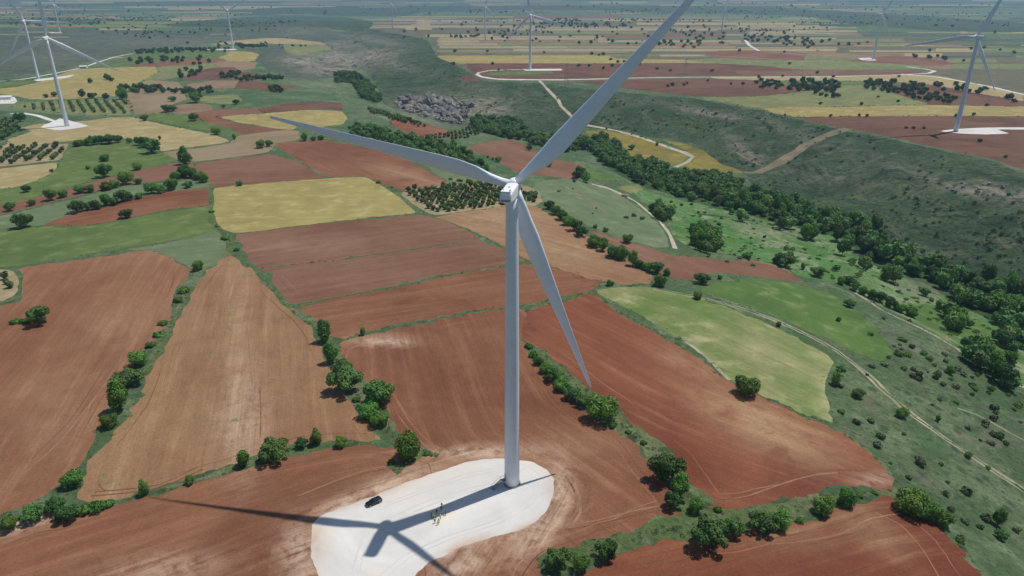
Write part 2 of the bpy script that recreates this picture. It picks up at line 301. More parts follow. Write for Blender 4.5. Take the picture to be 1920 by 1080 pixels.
parcels(560, 1700, [(-4, -1.5), (1, 2.6), (4.5, 6), (8, 10), (12, 13.5), (16, 18), (20, 22), (24, 26)], 31, wid=(40, 200), pal=['beige', 'tan', 'soil_grey', 'fallow', 'soil_brown', 'olive', 'undergrowth', 'hillside'])
parcels(-300, 1000, [(2, 3.2), (6.8, 8), (11.5, 13), (17, 18.3), (21.5, 23), (27, 28.5), (33.5, 35), (39.5, 41)], 33, wid=(30, 160), pal=['undergrowth', 'hillside', 'tan', 'soil_far', 'beige', 'green', 'undergrowth'])
parcels(1500, 2200, [(26, 27.5), (33, 35), (42, 44), (51, 53), (60, 61.5), (68, 69.5), (84, 86)], 35, wid=(40, 180), pal=['undergrowth', 'beige', 'tan', 'undergrowth', 'soil_grey', 'fallow'])
parcels(1560, 2200, [(30, 36), (38, 43), (45, 50)], 17, wid=(60, 200), pal=['tan', 'hillside', 'hillside', 'fallow', 'hillside', 'olive'])
fld('wooded_slope', 'hillside', '500,30 700,40', '470,28 560,26 640,30 760,30 790,24 1000,18 1300,24 1500,30 1600,45 1760,58 1920,60 1920,44 1700,28 1400,12 1000,10 700,14 480,16')
fld('wooded_slope', 'hillside', '400,45 620,40', '300,47 430,34 520,30 640,32 700,42 680,60 600,52 520,50 440,52')
fld('field', 'yellow', '820,112 1400,112', '818,105 900,104 1130,104 1160,110 1290,112 1600,114 1600,118 1130,119 880,120 845,117')
fld('field', 'soil_far', '880,130 1400,130', '872,119 1130,119 1290,118 1420,120 1500,118 1502,137 1440,141 1300,142 1060,147 900,147 890,138 880,130')
fld('field', 'green', '920,138 1020,138', '905,138 940,134 1020,133 1040,136 1000,140 930,142')
fld('field', 'olive', '1290,110 1500,110', '1290,112 1450,105 1620,108 1690,118 1740,126 1700,130 1500,130 1440,124 1330,118')
fld('field', 'soil_brown', '1330,100 1500,108', '1330,96 1420,94 1510,100 1508,113 1400,112 1320,104')
fld('field', 'soil_brown', '1500,134 1720,134', '1380,134 1500,132 1700,133 1735,136 1700,139 1560,140 1400,141')
fld('field', 'tan', '1400,147 1750,146', '1330,144 1500,144 1690,140 1760,142 1840,160 1920,178 1920,190 1840,178 1740,158 1640,152 1500,151 1380,150')
fld('field', 'soil_brown', '1620,110 1780,120', '1590,114 1680,104 1760,112 1790,120 1740,124 1680,120')
fld('field', 'green', '1450,150 1700,160', '1430,152 1560,151 1650,153 1740,162 1900,186 1700,168 1560,160 1440,158')
fld('field', 'soil_far', '1100,158 1400,158', '1075,154 1200,149 1400,149 1440,158 1560,165 1570,172 1420,180 1310,181 1200,169 1110,157')
fld('field', 'soil_far', '1760,160 1900,185', '1620,158 1760,162 1840,176 1930,192 1930,200 1830,198 1740,196 1700,182')
fld('field', 'olive', '1320,185 1700,185', '1312,182 1420,181 1500,172 1580,160 1640,162 1690,180 1740,196 1600,199 1425,202 1370,194')
fld('field', 'yellow', '1430,206 1900,206', '1425,203 1600,200 1740,197 1930,200 2150,204 2150,226 1930,218 1700,217 1500,219')
fld('field', 'soil_far', '1500,222 1920,222', '1497,220 1700,218 1930,219 2150,228 2150,360 1930,320 1870,301 1780,282 1670,257 1570,237', tags=['redrim'])
fld('field', 'soil_far', '860,150 900,150', '858,147 880,140 900,150 905,152 870,152')
# --- valley fields
fld('ochre_field', 'ochre', '1110,255 1260,290', '1098,246 1130,244 1172,252 1230,268 1288,289 1290,296 1270,308 1240,309 1205,303 1180,307 1170,292 1174,278 1150,263 1105,256')
fld('ochre_field', 'ochre', '1290,275 1360,315', '1243,262 1290,272 1325,285 1348,305 1398,323 1330,323 1285,316 1272,311 1303,299 1301,291 1274,277')
fld('clearing', 'green_bright', '1080,310 1150,330', '1062,320 1080,308 1120,322 1165,336 1110,337 1085,332')
fld('clearing', 'olive', '1165,350 1200,352', '1160,350 1200,347 1205,356 1180,362')
# --- middle left
fld('field', 'olive', '540,90 610,90', '530,83 560,80 612,86 622,93 590,98 562,105 540,100')
fld('field', 'tan', '440,78 600,80', '395,84 440,76 520,71 600,79 612,84 540,82 450,82')
fld('field', 'yellow', '420,105 480,100', '425,97 470,97 487,103 478,114 430,117 408,113')
fld('field', 'green', '260,103 420,103', '235,104 300,100 400,98 430,100 405,107 300,109 240,112')
fld('field', 'green', '220,118 320,114', '190,122 240,112 330,112 390,108 400,114 330,120 260,124 200,126')
fld('field', 'soil_brown', '300,118 420,118', '245,122 330,113 420,110 425,116 340,124 270,125')
fld('field', 'olive', '330,124 420,120', '300,125 420,117 440,119 400,128 350,142 300,150 270,152 275,140 290,130')
fld('field', 'soil_mauve', '415,125 480,125', '410,115 480,117 478,128 440,134 405,132')
fld('field', 'yellow', '20,160 280,140', '-200,175 0,166 60,157 140,131 200,127 292,125 296,134 270,150 240,165 236,178 190,182 120,186 60,186 0,176')
fld('field', 'green', '0,160 60,155', '-100,160 0,154 60,152 40,160 0,166')
fld('field', 'fallow', '0,200 200,190', '-200,195 0,190 90,190 236,183 246,214 180,217 100,214 60,210 0,206')
fld('orchard_ground', 'olive', '150,190 165,215', '20,200 60,192 232,188 250,206 240,216 150,214 60,208')
fld('field', 'soil_grey', '240,180 300,178', '240,176 270,152 300,151 335,155 345,172 350,186 322,196 312,212 252,213 236,192')
fld('field', 'soil_far', '350,148 380,135', '335,152 360,138 392,128 440,126 450,135 500,140 480,150 440,148 400,150 360,150')
fld('field', 'soil_mauve', '380,155 440,155', '350,158 400,151 450,152 445,164 400,166 352,168')
fld('field', 'soil_far', '450,160 540,160', '448,152 480,152 520,158 562,160 540,166 520,174 480,168 440,166')
fld('field', 'olive', '380,185 450,185', '362,182 440,177 455,186 440,195 390,193')
fld('field', 'soil_mauve', '330,205 400,202', '318,200 360,194 398,198 400,205 352,213 325,212')
fld('field', 'soil_brown', '400,215 470,215', '352,216 400,206 492,203 496,214 430,218 416,222 450,232 500,240 556,244 520,248 470,250 440,254 420,246 380,226')
fld('field', 'soil_red', '370,222 420,225', '358,219 400,216 412,224 400,230 372,227')
fld('field', 'soil_far', '490,207 640,200', '484,205 520,197 570,191 642,193 645,207 600,204 510,211 492,211')
fld('field', 'yellow', '430,222 640,222', '416,219 470,214 520,211 570,206 642,209 652,221 642,232 600,238 560,237 545,244 500,238 450,230')
fld('field', 'tan', '20,260 420,262', '-200,300 0,278 15,262 60,246 40,240 75,232 165,226 200,221 245,220 300,232 360,244 402,253 432,264 420,268 340,278 302,283 285,270 260,262 200,258 130,264 60,274 0,285')
fld('field', 'green', '270,217 450,252', '254,216 280,213 340,215 380,226 430,241 455,253 440,256 425,253 380,243 330,235 290,227 258,222')
fld('field', 'soil_grey', '320,290 520,262', '302,286 345,281 430,269 440,257 470,251 530,244 560,246 566,251 560,262 515,270 505,285 440,294 370,303 345,300 310,296')
fld('field', 'soil_brown', '380,320 580,310', '366,307 440,297 505,289 520,291 560,306 600,328 612,332 520,345 410,352 396,350 385,332 374,318')
fld('field', 'soil_red', '560,275 800,340', '517,271 560,265 600,262 640,268 700,280 760,300 815,327 843,343 800,352 755,357 700,338 680,330 615,331 560,300', tags=['redcore'])
fld('field', 'green', '30,340 280,285', '-200,370 0,356 50,345 95,326 112,306 125,280 200,268 250,266 285,278 330,300 260,318 180,336 100,360 0,384 -200,400')
fld('orchard_ground', 'orchard', '0,290 110,275', '-200,290 0,276 70,272 128,270 120,286 110,300 60,306 0,312 -200,320')
fld('field', 'tan', '0,335 90,312', '-200,325 0,316 50,310 108,306 95,325 50,345 0,355 -200,368')
fld('field', 'soil_brown', '20,380 330,320', '-200,405 0,385 90,363 160,345 230,325 320,308 340,305 360,306 370,316 383,331 330,338 240,346 130,371 40,394 0,402 -200,420')
fld('field', 'fallow', '0,410 380,345', '-200,425 0,404 60,393 150,370 240,348 330,341 386,334 392,350 300,360 220,377 140,399 84,421 0,427 -200,440')
fld('field', 'soil_red', '110,415 380,368', '84,421 140,400 220,378 300,362 392,353 396,383 320,392 250,407 180,421 120,424')
fld('field', 'green', '0,460 390,400', '-300,440 0,430 90,425 180,423 260,407 320,395 394,386 395,415 412,432 330,450 220,468 120,484 30,498 -300,520')
fld('field', 'yellow', '440,400 760,390', '405,353 540,340 650,332 684,333 712,345 780,397 700,407 560,424 440,437 401,421 398,390')
fld('fallow_corner', 'fallow', '300,460 400,450', '250,466 330,452 412,434 430,450 438,476 398,498 372,508 340,492 300,474')
# --- strips behind the turbine
fld('ploughed_field', 'soil_brown', '450,470 800,425', '443,440 560,425 700,410 786,404 822,411 872,430 900,450 850,455 768,467 640,485 486,502 455,460', tags=['s1'])
fld('ploughed_field', 'soil_brown', '510,540 900,480', '490,504 640,487 768,469 850,457 902,452 945,466 985,488 900,504 800,521 720,539 640,555 553,570 520,545 508,512', tags=['s2'])
fld('ploughed_field', 'soil_red', '570,600 1000,530', '562,576 640,559 720,543 800,526 900,508 988,495 1035,502 1128,522 1112,545 1060,552 975,573 880,583 800,598 730,611 642,634 600,612 585,595')
fld('ploughed_field', 'soil_tan', '830,420 1200,520', '816,408 880,396 945,386 1000,386 1030,400 1100,442 1180,487 1222,516 1216,532 1142,530 1037,501 988,487 946,462 872,427')
fld('ploughed_field', 'soil_brown', '1130,440 1320,510', '1104,431 1180,453 1262,478 1290,480 1345,486 1420,490 1478,508 1502,530 1440,521 1345,510 1292,526 1244,514 1194,481 1130,450')
fld('orchard_ground', 'orchard', '770,365 940,400', '752,366 765,356 835,347 905,344 945,345 990,350 1012,362 1016,378 1000,386 945,386 860,398 815,404 790,392')
fld('ploughed_field', 'soil_brown', '890,275 1080,320', '878,276 920,265 960,262 1000,279 1040,299 1082,305 1100,318 1080,338 1040,332 985,327 960,320 930,300 890,285')
fld('ploughed_field', 'soil_red', '740,230 860,255', '730,223 790,229 850,249 872,258 800,257 760,248 735,235')
fld('ploughed_field', 'soil_tan', '690,262 780,290', '655,262 700,262 740,275 770,292 800,310 760,300 700,280')
fld('fallow_corner', 'fallow', '740,280 840,330', '735,268 790,280 840,300 880,325 930,345 845,342 800,312 770,292')
# --- right fields
fld('pale_green_field', 'green_pale', '1150,550 1560,740', '1120,546 1160,538 1225,541 1292,556 1350,572 1430,602 1508,642 1560,668 1568,680 1556,700 1553,742 1558,790 1480,762 1420,737 1370,711 1320,667 1260,627 1180,582 1135,556', tags=['palegreen'])
fld('green_field', 'green_bright', '1340,545 1640,660', '1320,540 1362,526 1420,525 1500,535 1560,553 1622,592 1660,640 1674,660 1658,675 1620,668 1560,640 1500,612 1440,587 1380,565 1340,555')
# --- foreground ploughland
fld('ploughed_field', 'soil_left', '60,980 330,480', '-300,600 0,573 32,567 46,540 46,515 36,503 130,489 275,470 300,475 335,492 360,509 351,525 334,537 326,570 317,600 294,635 263,662 238,700 213,745 188,790 170,835 153,870 118,905 55,945 0,968 -300,1080', tags=['left'])
fld('ploughed_field', 'soil_tan', '440,480 350,930', '436,478 396,501 372,530 348,570 320,625 297,668 276,707 257,755 228,792 192,832 167,875 153,912 151,932 166,944 210,940 265,925 335,904 380,889 440,871 500,849 560,834 640,829 712,823 700,802 682,790 664,755 638,720 613,680 598,640 586,612 548,580 508,545 470,503', tags=['mid'])
fld('ploughed_field', 'soil_red', '0,1080 300,985 600,880 800,850', '-300,1100 0,1005 60,985 130,967 210,950 290,930 400,894 500,865 600,845 700,833 745,836 770,850 830,858 830,1100 900,1300 -300,1500', tags=['bottomleft'])
fld('ploughed_field', 'soil_red', '700,640 740,850 900,1010', '645,636 700,626 800,605 900,586 976,578 990,600 978,640 1008,682 1058,732 1118,788 1160,802 1200,842 1228,880 1270,932 1282,962 1232,975 1160,1006 1050,1040 1015,1062 1010,1100 980,1300 700,1300 800,950 825,852 790,838 742,800 722,770 692,730 662,690 640,660', tags=['centre'])
fld('ploughed_field', 'soil_deep', '1000,600 1300,760 1640,880', '985,585 1060,558 1112,551 1142,575 1200,610 1262,640 1318,675 1345,703 1372,717 1420,740 1480,770 1560,800 1620,840 1664,880 1680,906 1668,917 1620,914 1560,908 1525,925 1490,935 1460,925 1400,955 1345,952 1312,930 1292,890 1262,850 1222,825 1180,790 1152,757 1110,730 1062,692 1012,655 980,630', tags=['deep'])
fld('ploughed_field', 'soil_deep', '1090,1075 1400,1000 1600,945 1700,935', '1075,1090 1110,1068 1150,1043 1200,1026 1280,1010 1400,993 1470,986 1540,967 1600,942 1650,930 1686,938 1732,966 1770,1000 1800,1030 1842,1085 1960,1300 1000,1300', tags=['br'])
fld('disturbed_ground', 'soil_disturbed', '560,960 900,850 1060,900 1000,1010', '470,1150 500,1060 540,1000 620,935 720,888 800,856 900,843 985,850 1050,872 1100,905 1110,950 1060,990 1030,1030 960,1060 880,1110 820,1200 700,1300 480,1300')
fld('disturbed_ground', 'soil_disturbed', '0,990 110,960', '-100,1020 0,992 40,975 85,965 112,966 100,976 60,988 0,1012 -80,1040')
fld('orchard_ground', 'orchard', '0,540 40,520', '-200,505 0,503 30,508 40,520 36,545 20,560 0,565 -200,580')
fld('gravel_pad', 'gravel', '600,1000 900,880', '583,985 600,969 640,952 680,936 720,921 760,906 820,884 880,867 920,860 960,860 1000,867 1026,880 1039,898 1037,930 1024,955 1000,978 965,998 900,1014 850,1032 805,1057 775,1085 745,1130 720,1200 620,1180 596,1080 588,1050 583,1010')
fld('gravel_pad', 'gravel', '80,237 160,236', '76,238 104,226 112,222 130,226 166,236 112,244')
fld('gravel_pad', 'gravel', '70,150 140,145', '62,150 80,147 110,144 140,140 130,145 100,149 70,152')
fld('gravel_pad', 'gravel', '1770,246 1920,240', '1764,246 1790,242 1850,239 1930,239 2100,242 2100,247 1920,243 1870,243 1892,250 1850,252 1800,250')
fld('gravel_pad', 'gravel', '0,187 30,187', '-60,182 0,181 28,182 32,190 26,194 -60,194')
fld('gravel_pad', 'gravel', '1610,110 1640,112', '1608,109 1632,108 1645,113 1630,114 1616,113')
fld('gravel_pad', 'gravel', '390,92 445,92', '385,91.6 440,91.6 445,93 436,94 390,93.4')
fld('gravel_pad', 'gravel', '94,61 116,61', '90,60.6 114,60.5 118,61.8 96,62')
fld('gravel_pad', 'gravel', '995,130 1050,131', '980,129.5 1052,129 1054,132 985,132.5')
# tracks: centre line (pixels), width in metres
TRACKS = [
 ('gravel_road', 'gravel', 7, '1054,130.5 1000,130.5 950,131 915,132.5 898,136 894,139.5 903,144 930,148 970,149.3 1060,149.6 1140,147.5 1220,145.5 1300,144.6 1420,144.2 1560,143.3 1690,140 1742,137 1753,133 1735,129.5 1700,125'),
 ('gravel_road', 'gravel', 8, '1690,139 1760,145 1850,161 1925,178 2150,220'),
 ('gravel_road', 'gravel', 9, '1398,75 1405,85 1423,95'), ('dirt_track', 'track', 5, '1423,95 1500,102 1560,104'), ('dirt_track', 'track', 4, '1330,104 1420,109 1500,115 1580,117'),
 ('dirt_track', 'track', 5.5, '1011,151 1020,160 1033,174 1047,188 1052,199 1066,212 1080,227 1096,234 1120,238 1160,246 1205,259 1250,275 1285,287 1299,294 1290,303 1266,314'),
 ('dirt_track', 'brown_track', 13, '1590,241 1560,250 1525,265 1490,287 1455,308 1420,324'), ('dirt_track', 'brown_track', 5, '1420,324 1395,323'),
 ('gravel_road', 'gravel', 6, '20,213 45,212.5 72,217 92,224 108,229'), ('gravel_road', 'gravel', 6, '250,100 215,107 182,117 158,126 130,132 90,140 40,149 -60,156'),
 ('dirt_track', 'rut', 3.6, '1225,541 1292,554 1330,562 1400,581 1460,603 1510,626 1560,652 1600,681 1632,707 1665,740 1700,769 1740,799 1790,834 1850,874 1925,922 2050,1010'), ('verge', 'verge', 1.1, '1225,541 1292,554 1330,562 1400,581 1460,603 1510,626 1560,652 1600,681 1632,707 1665,740 1700,769 1740,799 1790,834 1850,874 1925,922 2050,1010'),
 ('dirt_track', 'track', 2.8, '1598,545 1625,562 1655,582 1700,603 1740,622 1780,645 1815,668 1850,692 1890,716 1960,735'),
 ('dirt_track', 'track', 3.4, '1110,345 1140,353 1170,366 1195,380 1222,403 1242,421 1256,440 1266,466'), ('dirt_track', 'brown_track', 3, '1140,400 1100,375 1060,350'),
 ('dirt_track', 'rut', 1.3, '1795,765 1830,777 1860,792 1900,815 1940,835'),
 ('dirt_track', 'rut', 1.8, '1285,640 1300,650 1328,672 1350,695 1368,712'),
 ('painted_ledge', 'undergrowth', 5, '1268,233 1300,237 1330,243 1345,244'), ('painted_ledge', 'undergrowth', 3, '1358,248 1368,262 1378,272'), ('painted_ledge', 'undergrowth', 3.5, '1440,372 1500,376 1560,382 1640,388'), ('painted_ledge', 'undergrowth', 3, '1740,150 1760,152'),  # flat dark strips: cliff ledge shadows painted into the ground colour, no rock
 ('painted_ledge', 'undergrowth', 5, '700,158 720,148 735,141'), ('painted_ledge', 'undergrowth', 4, '880,178 920,181 945,179'), ('painted_ledge', 'undergrowth', 3, '960,205 990,222 1020,236'), ('painted_ledge', 'brown_track', 2.5, '1380,285 1400,297 1430,312'), ('painted_ledge', 'undergrowth', 3.5, '1300,400 1400,412 1480,440 1540,452'),  # more ledge and gully shade painted as dark strips; one strip is brown
 ('verge', 'verge', .8, '1598,545 1625,562 1655,582 1700,603 1740,622 1780,645 1815,668 1850,692 1890,716 1960,735'),
 ('plough_line', 'plough_line', .8, '1372,931 1400,925 1440,911 1480,896 1520,886 1570,881 1620,883 1655,890 1672,900'), ('plough_line', 'pale_line', .5, '1376,935 1404,929 1444,915 1484,901 1524,891 1570,886'),
 ('plough_line', 'pale_line', .7, '470,800 474,740 470,690 466,640 462,590'), ('plough_line', 'plough_line', .6, '488,820 489,770 487,730'), ('plough_line', 'plough_line', .6, '170,930 230,925 300,915 380,880'), ('plough_line', 'plough_line', .5, '178,922 240,917 300,908 370,876'),
 ('plough_line', 'pale_line', .8, '735,755 755,790 785,825 815,848'), ('plough_line', 'pale_line', .6, '745,752 765,786 795,820 825,842'), ('plough_line', 'pale_line', .9, '645,680 655,655 680,645 730,640'),
 ('plough_line', 'plough_line', .7, '1050,880 1075,915 1080,950 1060,985'), ('plough_line', 'pale_line', .8, '1030,868 1062,890 1085,925 1088,960 1070,990'), ('plough_line', 'pale_line', .6, '1060,985 1120,975 1200,955 1260,945'), ('plough_line', 'plough_line', .5, '1064,993 1120,983 1200,964 1262,955'),
 ('plough_line', 'pale_line', .7, '560,930 620,905 690,880 760,868 840,850'), ('plough_line', 'plough_line', .6, '540,940 610,912 690,886 770,872'), ('plough_line', 'pale_line', .6, '30,900 110,830 190,730 260,620 300,560'), ('plough_line', 'plough_line', .5, '60,860 130,790 190,700'),
 ('plough_line', 'pale_line', .4, '1640,960 1690,985 1730,1030 1760,1080'), ('plough_line', 'plough_line', .4, '1200,1060 1330,1030 1450,1010 1560,985 1620,965'), ('plough_line', 'plough_line', .6, '1240,1075 1360,1050 1480,1030 1600,1000'),
 ('plough_line', 'pale_line', .7, '545,285 600,310 650,335'), ('plough_line', 'plough_line', 1.0, '585,262 640,295 700,330'),
 ('tyre_marks', 'tyre', .5, '660,1075 680,1010 730,972 800,940 880,915 930,905'), ('tyre_marks', 'tyre', .5, '672,1080 690,1016 738,979 806,947 884,922 930,914'), ('tyre_marks', 'tyre', .5, '700,1090 760,1040 840,1005 930,975 990,940 1010,905 985,880 940,872'), ('tyre_marks', 'tyre', .5, '712,1094 768,1046 846,1011 936,981 998,944 1019,903 990,873 940,865'),
 ('tyre_marks', 'tyre', .4, '720,945 800,915 870,890 925,878'), ('tyre_marks', 'tyre', .4, '722,950 803,920 872,896 925,884'),
 ('verge', 'verge', 1.3, '553,573 640,557 720,541 800,524 900,506 990,491 1035,498'), ('verge', 'verge', 1.0, '487,503 640,486 768,468 850,456'),
 ('verge', 'verge', 1.3, '642,636 730,612 800,600 880,584 975,575 1060,555 1115,548'), ('verge', 'verge', 1.8, '440,478 470,500 510,545 555,590 590,612'),
 ('verge', 'verge', 1.5, '400,422 440,438 560,424 700,408 784,401 830,412 880,432 945,464 988,490'),
 ('verge', 'verge', 3.5, '398,350 396,385 398,415 425,445 440,478 470,500'), ('verge', 'verge', 6, '1010,660 1060,705 1110,745 1160,795 1215,832 1250,860'),
 ('verge', 'verge', 8, '1240,850 1275,900 1310,960 1330,975 1400,975'), ('verge', 'verge', 6, '1015,1062 1090,1040 1160,1022 1240,995 1310,985 1400,975 1480,955 1560,935 1640,922 1700,930'),
 ('verge', 'verge', 2.8, '290,927 340,909 400,891 500,861 570,843 640,836 700,830'), ('verge', 'verge', 5, '735,880 800,850 820,853'), ('verge', 'verge', 5.5, '608,630 640,690 680,745 712,790 760,840 790,850'),
 ('verge', 'verge', 3.5, '350,540 330,590 300,650 270,705'), ('verge', 'verge', 1.8, '700,337 740,362 790,400'), ('verge', 'verge', 1.6, '0,428 84,423 180,422 260,406 394,385'),
 ('verge', 'verge', 2, '985,583 1112,549 1150,578 1210,612 1262,640 1320,676'),
 ('verge', 'verge', 1.4, '1375,716 1480,768 1560,799 1620,839 1664,879 1680,903'), ('verge', 'verge', 1.4, '1690,938 1735,966 1775,1001 1805,1031 1850,1090'),
 ('verge', 'verge', 2, '1262,478 1345,484 1422,488 1482,507 1504,530'),
]
def catmull(pts, closed, smooth, step):
    n = len(pts); out = []
    rng = range(n) if closed else range(n-1)
    for i in rng:
        p1, p2 = pts[i], pts[(i+1) % n]
        p0 = pts[i-1] if (closed or i > 0) else p1; p3 = pts[(i+2) % n] if (closed or i+2 < n) else p2
        L = math.hypot(p2[0]-p1[0], p2[1]-p1[1]); k = max(1, int(L/step))
        a = np.array(p2)-p1; 
        for j in range(k):
            t = j/k
            lin = (p1[0]+a[0]*t, p1[1]+a[1]*t)
            if smooth:
                q = [.5*(2*p1[d]+(p2[d]-p0[d])*t+(2*p0[d]-5*p1[d]+4*p2[d]-p3[d])*t*t+(3*p1[d]-p0[d]-3*p2[d]+p3[d])*t**3) for d in (0, 1)]
                # keep long straight stretches straight
                out.append((lin[0]*.45+q[0]*.55, lin[1]*.45+q[1]*.55))
            else: out.append(lin)
    if not closed: out.append(pts[-1])
    return out
_jobs = []
def queue(px, closed, smooth, step): q = np.array(catmull(px, closed, smooth, step)); _jobs.append(q); return len(_jobs)-1
def roughen(xy, rough): return xy+rough*2*np.stack([fbm(xy[:, 0]/5, xy[:, 1]/5, 5), fbm(xy[:, 0]/5+50, xy[:, 1]/5, 7)], 1)
REG = []        # (object name, material, guide, world outline, tags)
qs = []
for nm, mt, gd, pl, sm, tg in FIELDS: qs.append((queue(pl, True, sm, 14 if 'far' in tg else 8), queue(gd, False, True, 25)))
for nm, mt, wd, pl in TRACKS: qs.append(queue(P(pl), False, True, 10))
_all = unproj(*np.concatenate(_jobs).T); _spl = np.split(_all, np.cumsum([len(j) for j in _jobs])[:-1])
for k, (nm, mt, gd, pl, sm, tg) in enumerate(FIELDS):
    xy = _spl[qs[k][0]]
    if 'far' not in tg: xy = roughen(xy, .55 if nm == 'gravel_pad' else 1.7)
    REG.append((nm, mt, _spl[qs[k][1]], xy, tg))
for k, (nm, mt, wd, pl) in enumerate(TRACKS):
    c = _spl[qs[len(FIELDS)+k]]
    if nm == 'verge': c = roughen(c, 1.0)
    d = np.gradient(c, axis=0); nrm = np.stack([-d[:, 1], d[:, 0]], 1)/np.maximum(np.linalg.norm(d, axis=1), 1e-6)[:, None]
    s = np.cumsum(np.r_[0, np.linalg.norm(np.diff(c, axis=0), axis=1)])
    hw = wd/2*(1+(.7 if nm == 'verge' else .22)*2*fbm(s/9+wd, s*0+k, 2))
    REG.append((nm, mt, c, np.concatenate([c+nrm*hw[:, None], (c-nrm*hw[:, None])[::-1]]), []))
# headland turns: a worn line a few metres inside each near ploughed field
for nm, mt, g, xy, tg in list(REG):
    if not set(tg) & {'left', 'mid', 'centre', 'deep', 'br', 's1', 's2', 'bottomleft'}: continue
    k = 9; ker = np.ones(k)/k; sm_ = np.stack([np.convolve(np.r_[xy[-k:, i], xy[:, i], xy[:k, i]], ker, 'same')[k:-k] for i in (0, 1)], 1)
    d = np.roll(sm_, -1, 0)-np.roll(sm_, 1, 0); A2 = np.sum(xy[:, 0]*np.roll(xy[:, 1], -1)-np.roll(xy[:, 0], -1)*xy[:, 1])
    nrm = np.stack([-d[:, 1], d[:, 0]], 1)/np.maximum(np.linalg.norm(d, axis=1), 1e-6)[:, None]*np.sign(A2)
    for off, mm in ((4.5, 'plough_line'), (7.2, 'pale_line')):
        c = sm_+nrm*(off+1.2*fbm(sm_[:, 0]/20, sm_[:, 1]/20, 9)[:, None]); ok = np.hypot(c[:, 0], c[:, 1]) < 430; c = c[ok]
        br_ = [0]+[i+1 for i in range(len(c)-1) if np.linalg.norm(c[i+1]-c[i]) > 12]+[len(c)]
        for a, b in zip(br_, br_[1:]):
            q = c[a:b]
            if len(q) < 8: continue
            keep = vnoise(q[:, 0]/25, q[:, 1]/25, 21) > .36; n_ = nrm[ok][a:b]; run = []
            for i in range(len(q)+1):
                if i < len(q) and keep[i]: run.append(i)
                else:
                    if len(run) > 5: w_ = .2*np.sin(np.linspace(0, math.pi, len(run)))[:, None]; REG.append(('plough_line', mm, q[run], np.concatenate([q[run]+n_[run]*w_, (q[run]-n_[run]*w_)[::-1]]), []))
                    run = []
REG = [r for r in REG if len(r[3]) > 2]
def gravel_priority(r): return .5 if r[0] == 'plough_line' else 3 if r[0] == 'tyre_marks' else 2 if r[0] in ('gravel_pad',) else (1.5 if r[0] == 'gravel_road' else (1 if r[0] in ('dirt_track', 'verge') else 0))
REG.sort(key=gravel_priority)

# ------------------------------------------------------------------ ground sheet, cut along every outline
pts = []
gy = np.concatenate([np.arange(-13.5, 30, 2.0), np.arange(30, 270, 1.7), np.arange(270, 620, 4.0), np.arange(620, 1420, 12.0)])
for i, y in enumerate(gy):
    sx = 16 if y < 30 else (9 if y < 620 else 12)
    xs = np.arange(-560, 2480, sx)+(sx/2 if i % 2 else 0)
    dx, dy, dz = rays(xs, np.full(len(xs), y)); t = CAM_H/-np.minimum(dz, -.0042)
    pts.append(np.stack([dx*t, dy*t], 1))
for r in (60, 120, 240, 480, 1000, 2200, 5000, 12000, 30000, 60000):
    for a in np.radians(np.arange(0, 360, 10)):
        x, y = r*math.sin(a), r*math.cos(a)
        if abs(math.degrees(math.atan2(x, y))) < 44 and 120 < r < 50000: continue
        pts.append(np.array([[x, y]]))
pts = np.concatenate(pts); pts = pts+RNG.normal(0, 1, pts.shape)*np.minimum(.0012*np.hypot(pts[:, 0], pts[:, 1]), 5)[:, None]
V = [Vector(p) for p in pts]; EDG = []; FAC = []
for r in REG:
    b = len(V); n = len(r[3]); V += [Vector(p) for p in r[3]]; EDG += [(b+i, b+(i+1) % n) for i in range(n)]
import time as _t; _t0 = _t.time()
cv, ce, cf, ov, oe, of = delaunay_2d_cdt(V, EDG, FAC, 0, 1e-4)
print('cdt', len(cv), len(cf), round(_t.time()-_t0, 1))
cxy = np.array([(v.x, v.y) for v in cv]); cz = height(cxy[:, 0], cxy[:, 1]); TRI = np.array(cf)
cen = cxy[TRI].mean(1); owner = np.full(len(TRI), -1)
for i, r in enumerate(REG):
    q = r[3]; lo = q.min(0); hi = q.max(0); k = np.where((cen[:, 0] > lo[0]) & (cen[:, 0] < hi[0]) & (cen[:, 1] > lo[1]) & (cen[:, 1] < hi[1]))[0]
    if not len(k): continue
    c = cen[k]; wn = np.zeros(len(k), int)
    for a, b in zip(q, np.roll(q, -1, 0)):
        if a[1] == b[1]: continue
        up = (a[1] <= c[:, 1]) & (b[1] > c[:, 1]); dn = (a[1] > c[:, 1]) & (b[1] <= c[:, 1])
        sd_ = (b[0]-a[0])*(c[:, 1]-a[1])-(c[:, 0]-a[0])*(b[1]-a[1])
        wn += (up & (sd_ > 0)).astype(int)-(dn & (sd_ < 0)).astype(int)
    owner[k[wn != 0]] = i
bvh = BVHTree.FromPolygons([Vector((a, b, c)) for (a, b), c in zip(cxy, cz)], [tuple(t) for t in cf])
co3 = np.column_stack([cxy, cz]); fn = np.cross(co3[TRI[:, 1]]-co3[TRI[:, 0]], co3[TRI[:, 2]]-co3[TRI[:, 0]])
fn *= np.sign(fn[:, 2])[:, None]; vn = np.zeros_like(co3)
for k in range(3): np.add.at(vn, TRI[:, k], fn)
vn /= np.maximum(np.linalg.norm(vn, axis=1), 1e-9)[:, None]
flip = np.sign(np.cross(cxy[TRI[:, 1]]-cxy[TRI[:, 0]], cxy[TRI[:, 2]]-cxy[TRI[:, 0]])) < 0
TRI[flip] = TRI[flip][:, ::-1]
